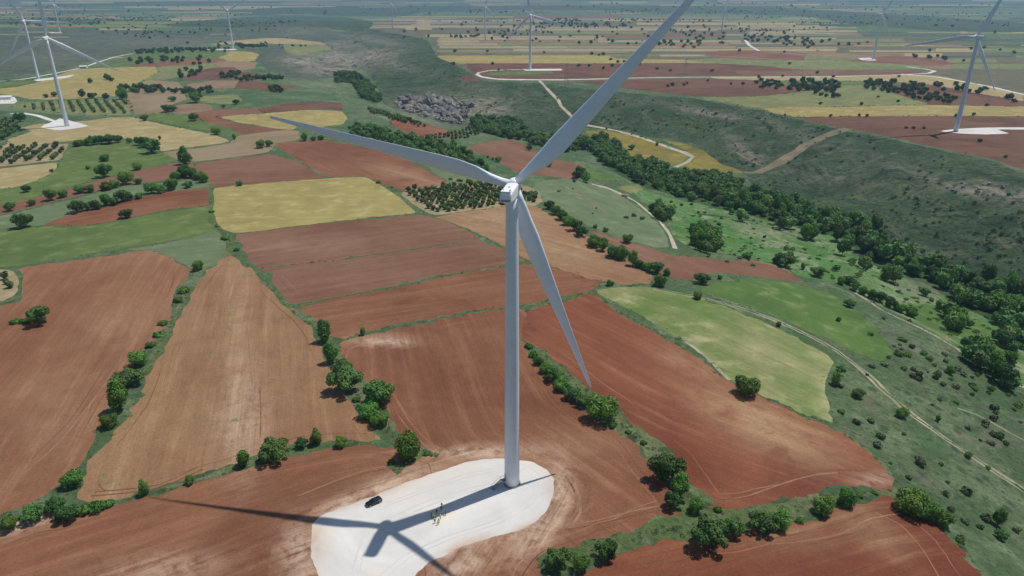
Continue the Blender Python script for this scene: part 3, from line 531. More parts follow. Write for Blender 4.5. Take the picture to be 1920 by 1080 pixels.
def guide_uv(g, xy):      # u along the guide, v across it (metres); the guide is extended straight at both ends
    g = np.asarray(g); d = np.diff(g, axis=0); L = np.linalg.norm(d, axis=1); k = L > 1e-3; A = g[:-1][k]; d = d[k]; L = L[k]
    if len(L) == 0: return xy.copy()
    s0 = np.r_[0, np.cumsum(L)[:-1]]; best = np.full(len(xy), 1e18); u = np.zeros(len(xy)); v = np.zeros(len(xy))
    for i in range(len(L)):
        e = d[i]/L[i]; r = xy-A[i]; a = r@e; c = r@np.array([-e[1], e[0]])
        lo = -1e9 if i == 0 else 0; hi = 1e9 if i == len(L)-1 else L[i]
        ac = np.clip(a, lo, hi); dist = np.hypot(a-ac, c); m = dist < best
        best = np.where(m, dist, best); u = np.where(m, s0[i]+ac, u); v = np.where(m, np.sign(c+1e-9)*dist, v)
    return np.stack([u, v], 1)
# pale / reddened soil patches that belong to the fields: centre px, half sizes px, strength
BLOBS = {'dust': [(590, 1020, 12, 50, .9, 0), (1032, 930, 10, 30, .9, 0), (980, 992, 60, 8, .9, -.45), (850, 1034, 60, 9, 1.0, -.35), (640, 952, 70, 6, .7, -.4), (900, 1010, 40, 8, .9, -.2), (690, 925, 120, 16, .9, -.42), (900, 848, 110, 12, .9, -.05), (1050, 925, 26, 60, .8, 0), (1010, 1000, 70, 26, .9, -.7), (860, 1065, 80, 24, .8, -.5), (565, 1040, 40, 60, .8, 0), (300, 1070, 120, 30, .5, -.1), (40, 985, 60, 14, .9, -.3), (725, 640, 50, 8, .9, 0), (455, 800, 40, 100, .45, 0), (1640, 900, 40, 14, .5, 0)],
         'rock': [(570, 116, 45, 10, 1, .1), (640, 110, 70, 14, 1, .1), (705, 104, 50, 12, 1, -.1), (620, 132, 60, 10, .9, 0), (700, 75, 60, 8, .6, .2), (640, 85, 40, 8, .6, 0), (740, 120, 40, 8, .6, .3), (850, 205, 90, 26, .9, 0), (930, 205, 28, 16, .9, 0), (910, 188, 70, 8, .7, 0), (1850, 358, 100, 16, .9, .15), (1400, 285, 50, 12, .7, .6), (1330, 212, 70, 6, .8, .2), (1650, 300, 120, 10, .3, .3), (1440, 430, 90, 14, .35, .2), (1700, 540, 60, 14, .6, .2), (1830, 640, 60, 14, .5, .4), (1690, 640, 60, 14, .5, .5), (1860, 820, 60, 30, .4, 0), (560, 60, 60, 10, .3, 0), (760, 225, 60, 8, .9, .2), (1500, 255, 80, 12, .3, .4), (1560, 330, 160, 20, .25, .2), (300, 80, 200, 12, .25, 0), (600, 158, 70, 10, .35, 0), (90, 110, 90, 14, .3, 0)],
         'pale': [(1440, 800, 150, 45, .9, .45), (1300, 690, 70, 30, .5, .5), (450, 660, 28, 160, .55, 0), (440, 800, 60, 60, .35, 0), (235, 610, 120, 40, .45, -.2), (110, 780, 110, 90, .35, 0), (700, 635, 60, 10, .8, 0), (880, 880, 260, 30, .5, -.2),
                  (1620, 985, 90, 35, .5, .6), (1500, 1010, 120, 40, .25, 0), (740, 320, 120, 14, .7, .3), (920, 410, 120, 30, .6, .2), (1060, 470, 110, 25, .4, .3), (560, 460, 120, 20, .4, 0), (1420, 650, 130, 30, .6, .4), (1555, 720, 30, 60, .9, 0), (250, 470, 110, 30, .3, 0)],
         'deep': [(1330, 590, 130, 16, 1, .42), (1480, 650, 80, 14, .8, .5), (1520, 740, 30, 40, .6, 0), (660, 288, 90, 22, 1.0, .15), (1290, 880, 80, 60, .8, .5), (1130, 650, 120, 28, .35, .6), (840, 480, 90, 22, .6, -.1), (1400, 960, 80, 30, .6, 0), (820, 690, 110, 60, .35, 0), (1110, 1060, 150, 30, .4, -.2), (30, 640, 60, 40, .4, 0), (900, 600, 150, 20, .35, 0)]}
def blob(name, xy):
    r = np.zeros(len(xy)); z = height(xy[:, 0], xy[:, 1])-CAM_H
    fwd = xy[:, 1]*math.cos(PITCH)-z*math.sin(PITCH); up = xy[:, 1]*math.sin(PITCH)+z*math.cos(PITCH)
    fw = np.maximum(fwd, 5); X = 960+F_PX*xy[:, 0]/fw; Y = 540-F_PX*up/fw
    for cx, cy, a, b, s, rot in BLOBS[name]:
        c, n = math.cos(rot), math.sin(rot); dx, dy = X-cx, Y-cy
        r = np.maximum(r, s*np.exp(-(((dx*c+dy*n)/a)**2+((-dx*n+dy*c)/b)**2)))
    return r
def ground_obj(name, mat, faces, guide=None):
    tri = TRI[faces]; used, inv = np.unique(tri, return_inverse=True); inv = inv.reshape(-1, 3)
    me = bpy.data.meshes.new(name); me.vertices.add(len(used)); me.vertices.foreach_set('co', co3[used].ravel())
    me.loops.add(inv.size); me.loops.foreach_set('vertex_index', inv.ravel()); me.polygons.add(len(inv))
    me.polygons.foreach_set('loop_start', np.arange(0, inv.size, 3)); me.polygons.foreach_set('loop_total', np.full(len(inv), 3))
    me.update(); me.validate()
    if guide is not None:
        uv = guide_uv(guide, cxy[used]); lay = me.uv_layers.new(name='furrow'); lay.data.foreach_set('uv', uv[inv.ravel()].ravel())
        for a in ('pale', 'deep', 'dust', 'rock'):
            at = me.attributes.new(a, 'FLOAT', 'POINT'); at.data.foreach_set('value', blob(a, cxy[used]))
    me.polygons.foreach_set('use_smooth', np.ones(len(inv), bool)); me.normals_split_custom_set_from_vertices([tuple(v) for v in vn[used]])
    me.materials.append(MAT[mat]); o = bpy.data.objects.new(name, me); COL.objects.link(o); o['kind'] = 'structure'; return o
ground_obj('ground', 'ground', np.where(owner == -1)[0], np.array([[0, 0], [100, 0.]]))
merged = {}
for i, r in enumerate(REG):
    f = np.where(owner == i)[0]
    if not len(f): continue
    if 'far' in r[4] or (r[0] == 'plough_line'): merged.setdefault((r[0], r[1]), []).append(f)
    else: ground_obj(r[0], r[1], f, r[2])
for (nm, mt), fs in merged.items(): ground_obj(nm, mt, np.concatenate(fs), np.array([[0, 3000], [1000, 3000.]]) if nm != 'plough_line' else np.array([[0, 200], [100, 300.]]))
def drop(x, y):
    h = bvh.ray_cast(Vector((x, y, 900)), Vector((0, 0, -1)))
    return h[0].z if h[0] else 0.0
def pick(px, py):      # point of the ground seen at that pixel of the photo
    dx, dy, dz = (float(v) for v in rays(px, py))
    h = bvh.ray_cast(Vector((0, 0, CAM_H)), Vector((dx, dy, dz)).normalized())
    return h[0] if h[0] else Vector((dx*1e4, dy*1e4, 0))
def mpp(p):            # metres per photo pixel at a point
    return (p.y*math.cos(PITCH)+(CAM_H-p.z)*math.sin(PITCH))/F_PX
print('ground', round(_t.time()-_t0, 1))

# ------------------------------------------------------------------ object helpers
def mesh_obj(name, verts, faces, mats, parent=None, mi=None, smooth=False, loc=None):
    me = bpy.data.meshes.new(name); me.from_pydata([tuple(v) for v in verts], [], faces); me.update()
    for m in (mats if isinstance(mats, list) else [mats]): me.materials.append(m)
    if mi is not None: me.polygons.foreach_set('material_index', mi)
    if smooth: me.polygons.foreach_set('use_smooth', [True]*len(me.polygons))
    o = bpy.data.objects.new(name, me); COL.objects.link(o)
    if parent: o.parent = parent
    if loc: o.location = loc
    return o
def bm_obj(name, bm, mats, parent=None, smooth=False):
    me = bpy.data.meshes.new(name); bm.to_mesh(me); bm.free()
    for m in (mats if isinstance(mats, list) else [mats]): me.materials.append(m)
    if smooth: me.polygons.foreach_set('use_smooth', [True]*len(me.polygons))
    o = bpy.data.objects.new(name, me); COL.objects.link(o)
    if parent: o.parent = parent
    return o
def empty(name, loc, label=None, cat=None, group=None, rz=0):
    o = bpy.data.objects.new(name, None); COL.objects.link(o); o.location = loc; o.rotation_euler = (0, 0, rz); o.empty_display_size = .5
    if label: o['label'] = label
    if cat: o['category'] = cat
    if group: o['group'] = group
    return o
def tag(o, label, cat, group=None):
    o['label'] = label; o['category'] = cat
    if group: o['group'] = group
    return o
def box(bm, x0, x1, y0, y1, z0, z1, bev=0, seg=2):
    r = bmesh.ops.create_cube(bm, size=1); vs_ = r['verts']
    for v in vs_: v.co = Vector(((x0+x1)/2+v.co.x*(x1-x0), (y0+y1)/2+v.co.y*(y1-y0), (z0+z1)/2+v.co.z*(z1-z0)))
    if bev:
        es = list({e for v in vs_ for e in v.link_edges}); bmesh.ops.bevel(bm, geom=es, offset=bev, segments=seg, affect='EDGES', profile=.5)
def loft(bm, rings, cap=True):
    vr = [[bm.verts.new(p) for p in r] for r in rings]; n = len(rings[0])
    for a, b in zip(vr, vr[1:]):
        for i in range(n): bm.faces.new((a[i], a[(i+1) % n], b[(i+1) % n], b[i]))
    if cap: bm.faces.new(vr[0][::-1]); bm.faces.new(vr[-1])
def ring(r, z, n=32, cx=0, cy=0): return [(cx+r*math.cos(2*math.pi*i/n), cy+r*math.sin(2*math.pi*i/n), z) for i in range(n)]
def tube(bm, a, b, r0, r1=None, n=8):
    a = Vector(a); b = Vector(b); r1 = r0 if r1 is None else r1; q = (b-a).to_track_quat('Z', 'Y')
    loft(bm, [[a+q@Vector((r0*math.cos(2*math.pi*i/n), r0*math.sin(2*math.pi*i/n), 0)) for i in range(n)],
              [b+q@Vector((r1*math.cos(2*math.pi*i/n), r1*math.sin(2*math.pi*i/n), 0)) for i in range(n)]])
M_WHITE = mat_plain('turbine_paint', (.80, .81, .82, 1), .38, .4, noise=.04, nscale=.6)
M_TOWER = mat_plain('tower_paint', (.70, .73, .78, 1), .42, .4, noise=.05, nscale=.25)
M_BLADE = mat_plain('blade_paint', (.74, .77, .85, 1), .4, .35, noise=.04, nscale=.4)
M_STEEL = mat_plain('grey_steel', (.30, .31, .33, 1), .5, .4, .4)
M_DARK = mat_plain('dark_grille', (.04, .035, .04, 1), .6)
M_MAROON = mat_plain('maroon_band', (.10, .03, .045, 1), .6)
M_CONC = mat_plain('concrete', (.24, .25, .26, 1), .9, noise=.1, nscale=1)

# ------------------------------------------------------------------ wind turbines
HUB_H, BL = 100.0, 73.5
def blade_mesh():
    bm = bmesh.new(); rings = []; N = 20
    st = [(1.6, 2.3, 1.0, 0), (4, 2.35, .98, 0), (7, 3.1, .72, 16), (11, 4.4, .42, 14), (16, 5.1, .29, 11), (22, 4.75, .25, 8.5), (30, 4.1, .22, 6), (40, 3.3, .19, 3.6),
          (50, 2.55, .17, 1.8), (60, 1.85, .16, .4), (67, 1.3, .15, -.5), (71.5, .95, .15, -1), (73.2, .6, .16, -1.2)]
    for z, c, th, tw in st:
        tw = math.radians(tw+4); r = []
        k = 0 if z < 4.5 else min(1, (z-4.5)/6)
        for i in range(N):
            a = 2*math.pi*i/N; cx = math.cos(a); sy = math.sin(a)
            # leading edge at +x; airfoil thins towards -x
            xx = cx*.5; yy = sy*.5*th*((1-k)+k*(.55+.75*(cx+1)/2)*(1 if cx > -.99 else .3))
            xx = xx-k*.20; x = xx*c; y = yy*c
            r.append((x*math.cos(tw)-y*math.sin(tw), x*math.sin(tw)+y*math.cos(tw)+.9*(z/73)**2.5, z))
        rings.append(r)
    loft(bm, rings); me = bpy.data.meshes.new('blade'); bm.to_mesh(me); bm.free(); me.materials.append(M_BLADE)
    me.polygons.foreach_set('use_smooth', [True]*len(me.polygons)); return me
ME_BLADE = blade_mesh()
def tower_mesh():
    bm = bmesh.new(); rs = []
    for i in range(25):
        z = .45+(97.6-.45)*i/24; r = 2.5-(2.5-1.75)*(i/24)**1.15; rs.append(ring(r, z, 48))
    loft(bm, rs); me = bpy.data.meshes.new('tower'); bm.to_mesh(me); bm.free(); me.materials.append(M_TOWER); me.polygons.foreach_set('use_smooth', [len(p.vertices) == 4 for p in me.polygons]); return me
ME_TOWER = tower_mesh()
def build_turbine(loc, yaw, phase, label, group, detail=False):
    """local frame: +Y is the rotor axis (upwind), Z up"""
    t = empty('wind_turbine', loc, label, 'wind turbine', group, -yaw)
    o = bpy.data.objects.new('tower', ME_TOWER); COL.objects.link(o); o.parent = t
    if 'nac' not in PROTO:
        bm = bmesh.new(); prof = []
        for y, w, z0, z1 in [(-9.2, 1.45, -1.0, 1.45), (-8.95, 1.7, -1.5, 1.8), (-5, 1.85, -2.0, 2.1), (.2, 1.85, -2.1, 2.1), (1.3, 1.8, -1.9, 1.95), (1.8, 1.5, -1.5, 1.6)]:
            b = .75; pr = []
            for cx, cz, a0 in ((w-b, z1-b, 0), (-w+b, z1-b, 90), (-w+b, z0+b, 180), (w-b, z0+b, 270)):
                for k in range(4): a = math.radians(a0+30*k); pr.append((cx+b*math.cos(a), y, cz+b*math.sin(a)))
            prof.append(pr)
        loft(bm, prof); me = bpy.data.meshes.new('nacelle'); bmesh.ops.recalc_face_normals(bm, faces=bm.faces); bm.to_mesh(me); bm.free(); me.materials.append(M_WHITE); PROTO['nac'] = me
        bm = bmesh.new(); rr = []
        for y, r in [(1.85, 1.6), (2.4, 1.95), (4.2, 2.0), (5.2, 1.7), (6.0, 1.1), (6.4, .45), (6.5, .05)]: rr.append([(r*math.cos(2*math.pi*i/28), y, r*math.sin(2*math.pi*i/28)) for i in range(28)])
        loft(bm, rr); me = bpy.data.meshes.new('hub'); bmesh.ops.recalc_face_normals(bm, faces=bm.faces); bm.to_mesh(me); bm.free(); me.materials.append(M_WHITE); me.polygons.foreach_set('use_smooth', [True]*len(me.polygons)); PROTO['hub'] = me
    n = bpy.data.objects.new('nacelle', PROTO['nac']); COL.objects.link(n); n.parent = t; n.location = (0, 0, HUB_H-.3); n.scale = (.92, 1, .92)
    tilt = Matrix.Rotation(math.radians(6.5), 4, 'X')
    h = bpy.data.objects.new('hub', PROTO['hub']); COL.objects.link(h); h.parent = t; h.matrix_local = Matrix.Translation((0, 0, HUB_H-.1))@tilt
    for k in range(3):
        b = bpy.data.objects.new('blade', ME_BLADE); COL.objects.link(b); b.parent = t
        ang = phase+k*2*math.pi/3     # screen angle seen from behind: 0 = right (+x), pi/2 = up
        b.matrix_local = Matrix.Translation((0, 0, HUB_H-.1))@tilt@Matrix.Translation((0, 3.3, 0))@Matrix.Rotation(math.pi/2-ang, 4, 'Y')@Matrix.Rotation(math.radians(-3.2), 4, 'X')@Matrix.Scale(1.035, 4)@Matrix.Scale(-1, 4, (1, 0, 0))
    if detail:
        f = bmesh.new(); loft(f, [ring(2.85, -.3, 48), ring(2.85, .25, 48), ring(2.62, .34, 48), ring(2.62, .46, 48)]); bm_obj('foundation_ring', f, M_CONC, t)
        f = bmesh.new()
        f.free()
        for z in (28.0, 60.5):
            r = 2.5-.75*((z-.45)/97.15)**1.15; f = bmesh.new(); loft(f, [ring(r+.03, z-.08, 48), ring(r+.03, z+.08, 48)]); bm_obj('tower_flange', f, M_TOWER, t)
        ld = empty  # entrance on the sunless side, facing the car
        a = math.radians(205)+yaw; R0 = Matrix.Rotation(a, 4, 'Z')
        f = bmesh.new(); box(f, 2.36, 2.56, -.5, .5, 2.5, 4.7, .08); d = bm_obj('door', f, M_STEEL, t); d.matrix_local = R0
        f = bmesh.new(); box(f, 2.45, 4.0, -.75, .75, 2.3, 2.42)
        for yy in (-.72, .72):
            for xx in (2.6, 3.95): tube(f, (xx, yy, -.2), (xx, yy, 3.45), .045, n=6)
            tube(f, (2.6, yy, 3.45), (3.95, yy, 3.45), .045, n=6); tube(f, (3.95, yy, 3.45), (7.2, yy, 1.1), .045, n=6); tube(f, (3.95, yy, 2.3), (7.2, yy, 0), .09, n=6); tube(f, (7.2, yy, 0), (7.2, yy, 1.1), .045, n=6)
        for k in range(11): x = 4.1+k*.29; z = 2.2-k*.205; box(f, x, x+.27, -.7, .7, z-.04, z)
        st = bm_obj('entrance_stairs', f, M_STEEL, t); st.matrix_local = R0
        f = bmesh.new(); box(f, -1.5, 1.5, -9.0, -7.0, 1.9, 2.15, .05); box(f, 1.0, 1.4, -8.6, -8.1, 2.1, 2.7, .05); c = bm_obj('roof_cooler', f, M_WHITE, n)
        f = bmesh.new(); tube(f, (-.8, -8.4, 2.0), (-.8, -8.4, 3.9), .05, n=6); tube(f, (-1.25, -8.4, 3.6), (-.35, -8.4, 3.6), .035, n=6); tube(f, (-1.25, -8.4, 3.6), (-1.25, -8.4, 3.85), .09, n=6); tube(f, (-.35, -8.4, 3.6), (-.35, -8.4, 3.85), .09, n=6)
        bm_obj('wind_vane', f, M_STEEL, n)
        f = bmesh.new(); box(f, -1.4, 1.4, -9.28, -9.1, -.85, -.15, .03); bm_obj('rear_grille', f, M_STEEL, n)
        f = bmesh.new(); box(f, -1.7, -.5, -9.3, -8.7, -1.75, -1.35, .04); bm_obj('rear_vent', f, M_MAROON, n)
        f = bmesh.new(); box(f, -.35, .35, -4.3, -3.6, 2.05, 2.2, .03); bm_obj('roof_hatch', f, M_STEEL, n)
    return t
PROTO = {}
def at(px, py, dz=0): p = pick(px, py); return (p.x, p.y, p.z+dz)
base = at(958, 905)
build_turbine((0, 190.3, drop(0, 190.3)), math.radians(11), math.radians(48.2), 'big white wind turbine in the centre, standing on the white gravel pad with the car', 'wind turbines', True)
D = math.radians
for (px, py), yaw, ph, lb in [
    ((126, 236), -15, 88, 'nearest wind turbine on the left, on a square white pad beside the tan field'),
    ((72, 148), -15, 116, 'wind turbine at the left edge behind the yellow field, on a long thin pad'),
    ((113, 61), -10, 75, 'small far turbine top left whose tower foot stands on a white sliver of pad'),
    ((437, 92), -15, 30, 'distant wind turbine left of centre with two blades up in a V shape'),
    ((910, 75), 10, 72, 'faint far turbine just left of the one on the looped road'),
    ((994, 130), 10, 104, 'distant wind turbine beside the looped white gravel road on the plateau'),
    ((737, 53), 10, 60, 'very faint far turbine above the head of the gorge'),
    ((1353, 60), 10, 50, 'very faint far turbine between the looped road and the far right one'),
    ((1637, 111), 20, 60, 'small wind turbine far right on a small white pad by the plateau road'),
    ((1792, 246), -5, 68, 'tall wind turbine at the right on a white pad in dark red soil')]:
    build_turbine(at(px, py), D(yaw), D(ph), lb, 'wind turbines')
# ------------------------------------------------------------------ car on the pad
def build_car(loc, rz):
    paint = mat_plain('dark_blue_paint', (.008, .012, .022, 1), .22, .5); glass = mat_plain('car_glass', (.01, .012, .015, 1), .06, .6)
    tyre = mat_plain('tyre_rubber', (.02, .02, .02, 1), .8); rim = mat_plain('alloy_rim', (.4, .4, .42, 1), .35, .5, .8); lamp = mat_plain('lamp_glass', (.7, .7, .7, 1), .15, .6); tail = mat_plain('tail_lamp', (.3, .01, .01, 1), .2, .6)
    c = empty('parked_car', loc, 'dark blue hatchback parked on the edge of the white gravel pad', 'car', rz=rz)
    Lh = 2.35; W = .93
    # body: rounded box sections along x (front +x)
    secs = [(-2.33, .62, .45, .80), (-2.25, .80, .32, .98), (-1.9, .90, .26, 1.02), (-1.0, .93, .24, 1.02), (.2, .93, .24, 1.0), (1.1, .92, .24, .97), (1.8, .88, .26, .86), (2.2, .78, .32, .74), (2.35, .60, .42, .62)]
    bm = bmesh.new(); rr = []
    for x, w_, z0, z1 in secs:
        b = .14; pr = []
        for cy, cz, a0 in ((w_-b, z1-b, 0), (-w_+b, z1-b, 90), (-w_+b, z0+b, 180), (w_-b, z0+b, 270)):
            for k in range(4): a = math.radians(a0+30*k); pr.append((x, cy+b*math.cos(a), cz+b*math.sin(a)))
        rr.append(pr)
    loft(bm, rr); bmesh.ops.recalc_face_normals(bm, faces=bm.faces); body = bm_obj('body', bm, paint, c, True)
    def cabin(x0, x1, x2, x3, w0, w1, z0, z1):
        bm = bmesh.new(); lo = [(x0, -w0, z0), (x3, -w0, z0), (x3, w0, z0), (x0, w0, z0)]; hi = [(x1, -w1, z1), (x2, -w1, z1), (x2, w1, z1), (x1, w1, z1)]
        loft(bm, [lo, hi]); bmesh.ops.bevel(bm, geom=bm.edges[:], offset=.06, segments=2, affect='EDGES'); return bm
    bm_obj('window_glass', cabin(-2.05, -1.75, .25, 1.0, .80, .66, .98, 1.44), glass, c, False)
    bm = bmesh.new(); box(bm, -1.85, .2, -.66, .66, 1.42, 1.50, .05); bm_obj('roof', bm, paint, c)
    for s in (-1, 1):
        for p0, p1, rr_ in (((.9, s*.80, 1.0), (.22, s*.66, 1.45), .035), ((-.5, s*.81, 1.0), (-.55, s*.67, 1.45), .04), ((-2.0, s*.79, 1.0), (-1.75, s*.66, 1.45), .06)):
            bm = bmesh.new(); tube(bm, p0, p1, rr_, n=6); bm_obj('roof_pillar', bm, paint, c)
    for s in (-1, 1):
        for x in (-1.42, 1.42):
            bm = bmesh.new(); prof = [(.24, -.10), (.32, -.10), (.335, -.06), (.335, .06), (.32, .10), (.24, .10)]
            loft(bm, [[(x+r*math.cos(2*math.pi*i/24), s*(W-.09)+y, .335+r*math.sin(2*math.pi*i/24)) for i in range(24)] for r, y in prof]); bmesh.ops.recalc_face_normals(bm, faces=bm.faces); wh = bm_obj('wheel', bm, tyre, c, False)
            bm = bmesh.new(); tube(bm, (x, s*(W+.00), .335), (x, s*(W+.025), .335), .23, n=20); bm_obj('rim', bm, rim, wh)
        bm = bmesh.new(); box(bm, 2.1, 2.3, s*.62-.14, s*.62+.14, .58, .70, .03); bm_obj('headlight', bm, lamp, c)
        bm = bmesh.new(); box(bm, -2.33, -2.2, s*.66-.10, s*.66+.10, .74, .90, .03); bm_obj('tail_light', bm, tail, c)
        bm = bmesh.new(); box(bm, .72, .90, s*.98-.09, s*.98+.09, .98, 1.10, .03); bm_obj('side_mirror', bm, paint, c)
    for ch in c.children: pass
    return c
p = at(701, 944); a_, b_ = pick(686, 951), pick(717, 938)
car = build_car(p, math.atan2(b_.y-a_.y, b_.x-a_.x)+math.pi)
car.scale = (1.15, 1.15, 1.15)

# ------------------------------------------------------------------ the group of people on the pad
SKIN = mat_plain('skin', S(196, 150, 122), .6); HAIR = mat_plain('hair', (.02, .014, .01, 1), .7)
VEST = mat_plain('yellow_vest', (.62, .75, .06, 1), .6); GREENV = mat_plain('green_vest', (.10, .30, .10, 1), .7); NAVY = mat_plain('navy_cloth', (.02, .03, .06, 1), .85); GREY = mat_plain('grey_cloth', (.12, .12, .13, 1), .85); JEANS = mat_plain('jeans', (.05, .08, .15, 1), .85)
HELM = mat_plain('white_helmet', (.75, .75, .72, 1), .4, .4); WHITEC = mat_plain('white_shirt', (.65, .65, .62, 1), .8); SHOE = mat_plain('dark_shoe', (.02, .018, .016, 1), .7)
def skin_body(pose):
    """one continuous figure from a skinned skeleton; pose = dict of arm and leg targets"""
    J = [(0, 0, .95), (0, 0, 1.15), (0, .01, 1.38), (0, .01, 1.50), (0, .02, 1.60), (0, .03, 1.70)]; R = [(.14, .10), (.13, .095), (.155, .10), (.055, .055), (.075, .085), (.07, .08)]
    E_ = [(0, 1), (1, 2), (2, 3), (3, 4), (4, 5)]
    def add(p, r, par): J.append(p); R.append(r); E_.append((par, len(J)-1)); return len(J)-1
    for s in (-1, 1):
        el, wr = pose['arm'][0 if s < 0 else 1]
        a = add((s*.17, 0, 1.42), (.06, .06), 2); e = add((s*el[0], el[1], el[2]), (.042, .042), a); h = add((s*wr[0], wr[1], wr[2]), (.028, .03), e)
        dv = Vector((s*(wr[0]-el[0]), wr[1]-el[1], wr[2]-el[2])).normalized(); hp = Vector(J[h])+dv*.07
        m = add(tuple(hp), (.03, .018), h)
        sd_ = dv.cross(Vector((1, 0, 0))); sd_ = sd_.normalized() if sd_.length > .1 else Vector((0, 1, 0))
        for k in range(4): add(tuple(hp+dv*(.075-.008*abs(k-1.3))+sd_*(k-1.5)*.019), (.009, .009), m)
        add(tuple(Vector(J[h])+dv*.05+sd_*-.05), (.010, .010), h)
        hip = add((s*.09, 0, .88), (.085, .09), 0); k = add((s*.11, .02+pose['step']*s*.10, .50), (.058, .06), hip); f = add((s*.12, pose['step']*s*.12-.02, .08), (.036, .045), k); add((s*.13, pose['step']*s*.12+.14, .035), (.035, .03), f)
    me = bpy.data.meshes.new('person_skel'); me.from_pydata(J, E_, []); o = bpy.data.objects.new('person_skel', me); COL.objects.link(o)
    sk = o.modifiers.new('s', 'SKIN'); 
    for i, r in enumerate(R): me.skin_vertices[0].data[i].radius = r
    me.skin_vertices[0].data[0].use_root = True
    o.modifiers.new('d', 'SUBSURF').levels = 1
    dg = bpy.context.evaluated_depsgraph_get(); m2 = bpy.data.meshes.new_from_object(o.evaluated_get(dg)); bpy.data.objects.remove(o); m2.name = 'person'
    m2.polygons.foreach_set('use_smooth', [True]*len(m2.polygons)); return m2
def sub_shell(me, name, test, off, mat):
    bm = bmesh.new(); bm.from_mesh(me); bm.normal_update()
    bmesh.ops.delete(bm, geom=[f for f in bm.faces if not test(f.calc_center_median())], context='FACES')
    for v in bm.verts: v.co += v.normal*off
    m = bpy.data.meshes.new(name); bm.to_mesh(m); bm.free(); m.materials.append(mat); m.polygons.foreach_set('use_smooth', [True]*len(m.polygons)); return m
POSES = [{'arm': [((.25, -.03, 1.14), (.24, .10, .90)), ((.25, -.03, 1.14), (.24, .10, .90))], 'step': 0},
         {'arm': [((.27, .02, 1.15), (.12, .24, 1.16)), ((.25, -.03, 1.14), (.24, .08, .90))], 'step': .6},
         {'arm': [((.28, .02, 1.15), (.05, .22, 1.12)), ((.28, .02, 1.15), (.05, .24, 1.20))], 'step': -.3}]
BODY = [skin_body(q) for q in POSES]
def person(px, py, pose, rz, top, legs, helm, label):
    me = BODY[pose].copy(); me.materials.clear()
    for m in (SKIN, legs, top, SHOE): me.materials.append(m)
    mi = []
    for f in me.polygons:
        z = f.center.z; x = abs(f.center.x)
        mi.append(3 if z < .1 else 1 if z < .93 and x < .2 else 2 if z < 1.49 and not (x > .2 and z < .98) and not (f.center.y > .18) else 0)
    me.polygons.foreach_set('material_index', mi)
    o = bpy.data.objects.new('person', me); COL.objects.link(o); o.location = at(px, py); o.rotation_euler = (0, 0, rz); o.scale = (1.22, 1.22, 1.04)
    tag(o, label, 'person', 'people gathered on the pad')
    if top in (VEST, GREENV):
        v = bpy.data.objects.new('vest', sub_shell(BODY[pose], 'vest', lambda c: .9 < c.z < 1.47 and abs(c.x) < .19, .022, top)); COL.objects.link(v); v.parent = o
    h = bpy.data.objects.new('helmet' if helm else 'hair', sub_shell(BODY[pose], 'hat', lambda c: c.z > 1.64, .03 if helm else .012, HELM if helm else HAIR)); COL.objects.link(h); h.parent = o
cx, cy = 820, 965
for px, py, ps, top, legs, he, lb in [
    (808.5, 964, 0, VEST, GREY, True, 'person in a yellow vest at the far left of the group on the pad'),
    (809, 970, 1, NAVY, JEANS, False, 'person in dark navy clothes at the lower left of the group, in tower shadow'),
    (813, 972, 2, VEST, NAVY, True, 'person in a yellow vest and navy trousers at the lower left of the group'),
    (817, 974, 0, GREENV, GREY, False, 'person in a green vest, bareheaded, near the front of the group'),
    (815.5, 981, 1, GREENV, NAVY, True, 'person in green vest and white helmet at the sunlit front of the group'),
    (823.5, 980, 2, WHITEC, GREY, False, 'person in a white shirt standing in the sun in front of the group'),
    (826, 973, 0, VEST, JEANS, True, 'person in a yellow vest and jeans at the right front of the group'),
    (830, 965, 1, VEST, GREY, True, 'person in a yellow vest and grey trousers at the right of the group'),
    (836, 966, 2, NAVY, NAVY, False, 'person all in navy at the far right of the group on the pad'),
    (819, 963, 0, NAVY, GREY, False, 'person in navy top in the middle of the group, inside the tower shadow'),
    (827.5, 957, 1, NAVY, JEANS, False, 'person in a navy top at the back right of the group'),
    (828.5, 951, 2, GREENV, GREY, False, 'person in a green vest standing furthest back in the group'),
    (821.5, 984, 0, VEST, NAVY, False, 'bareheaded person in a yellow vest nearest the sunlit edge of the group')]:
    q = pick(px, py); c = pick(cx, cy+3); person(px, py, ps, math.atan2(-(c.x-q.x), c.y-q.y), top, legs, he, lb)

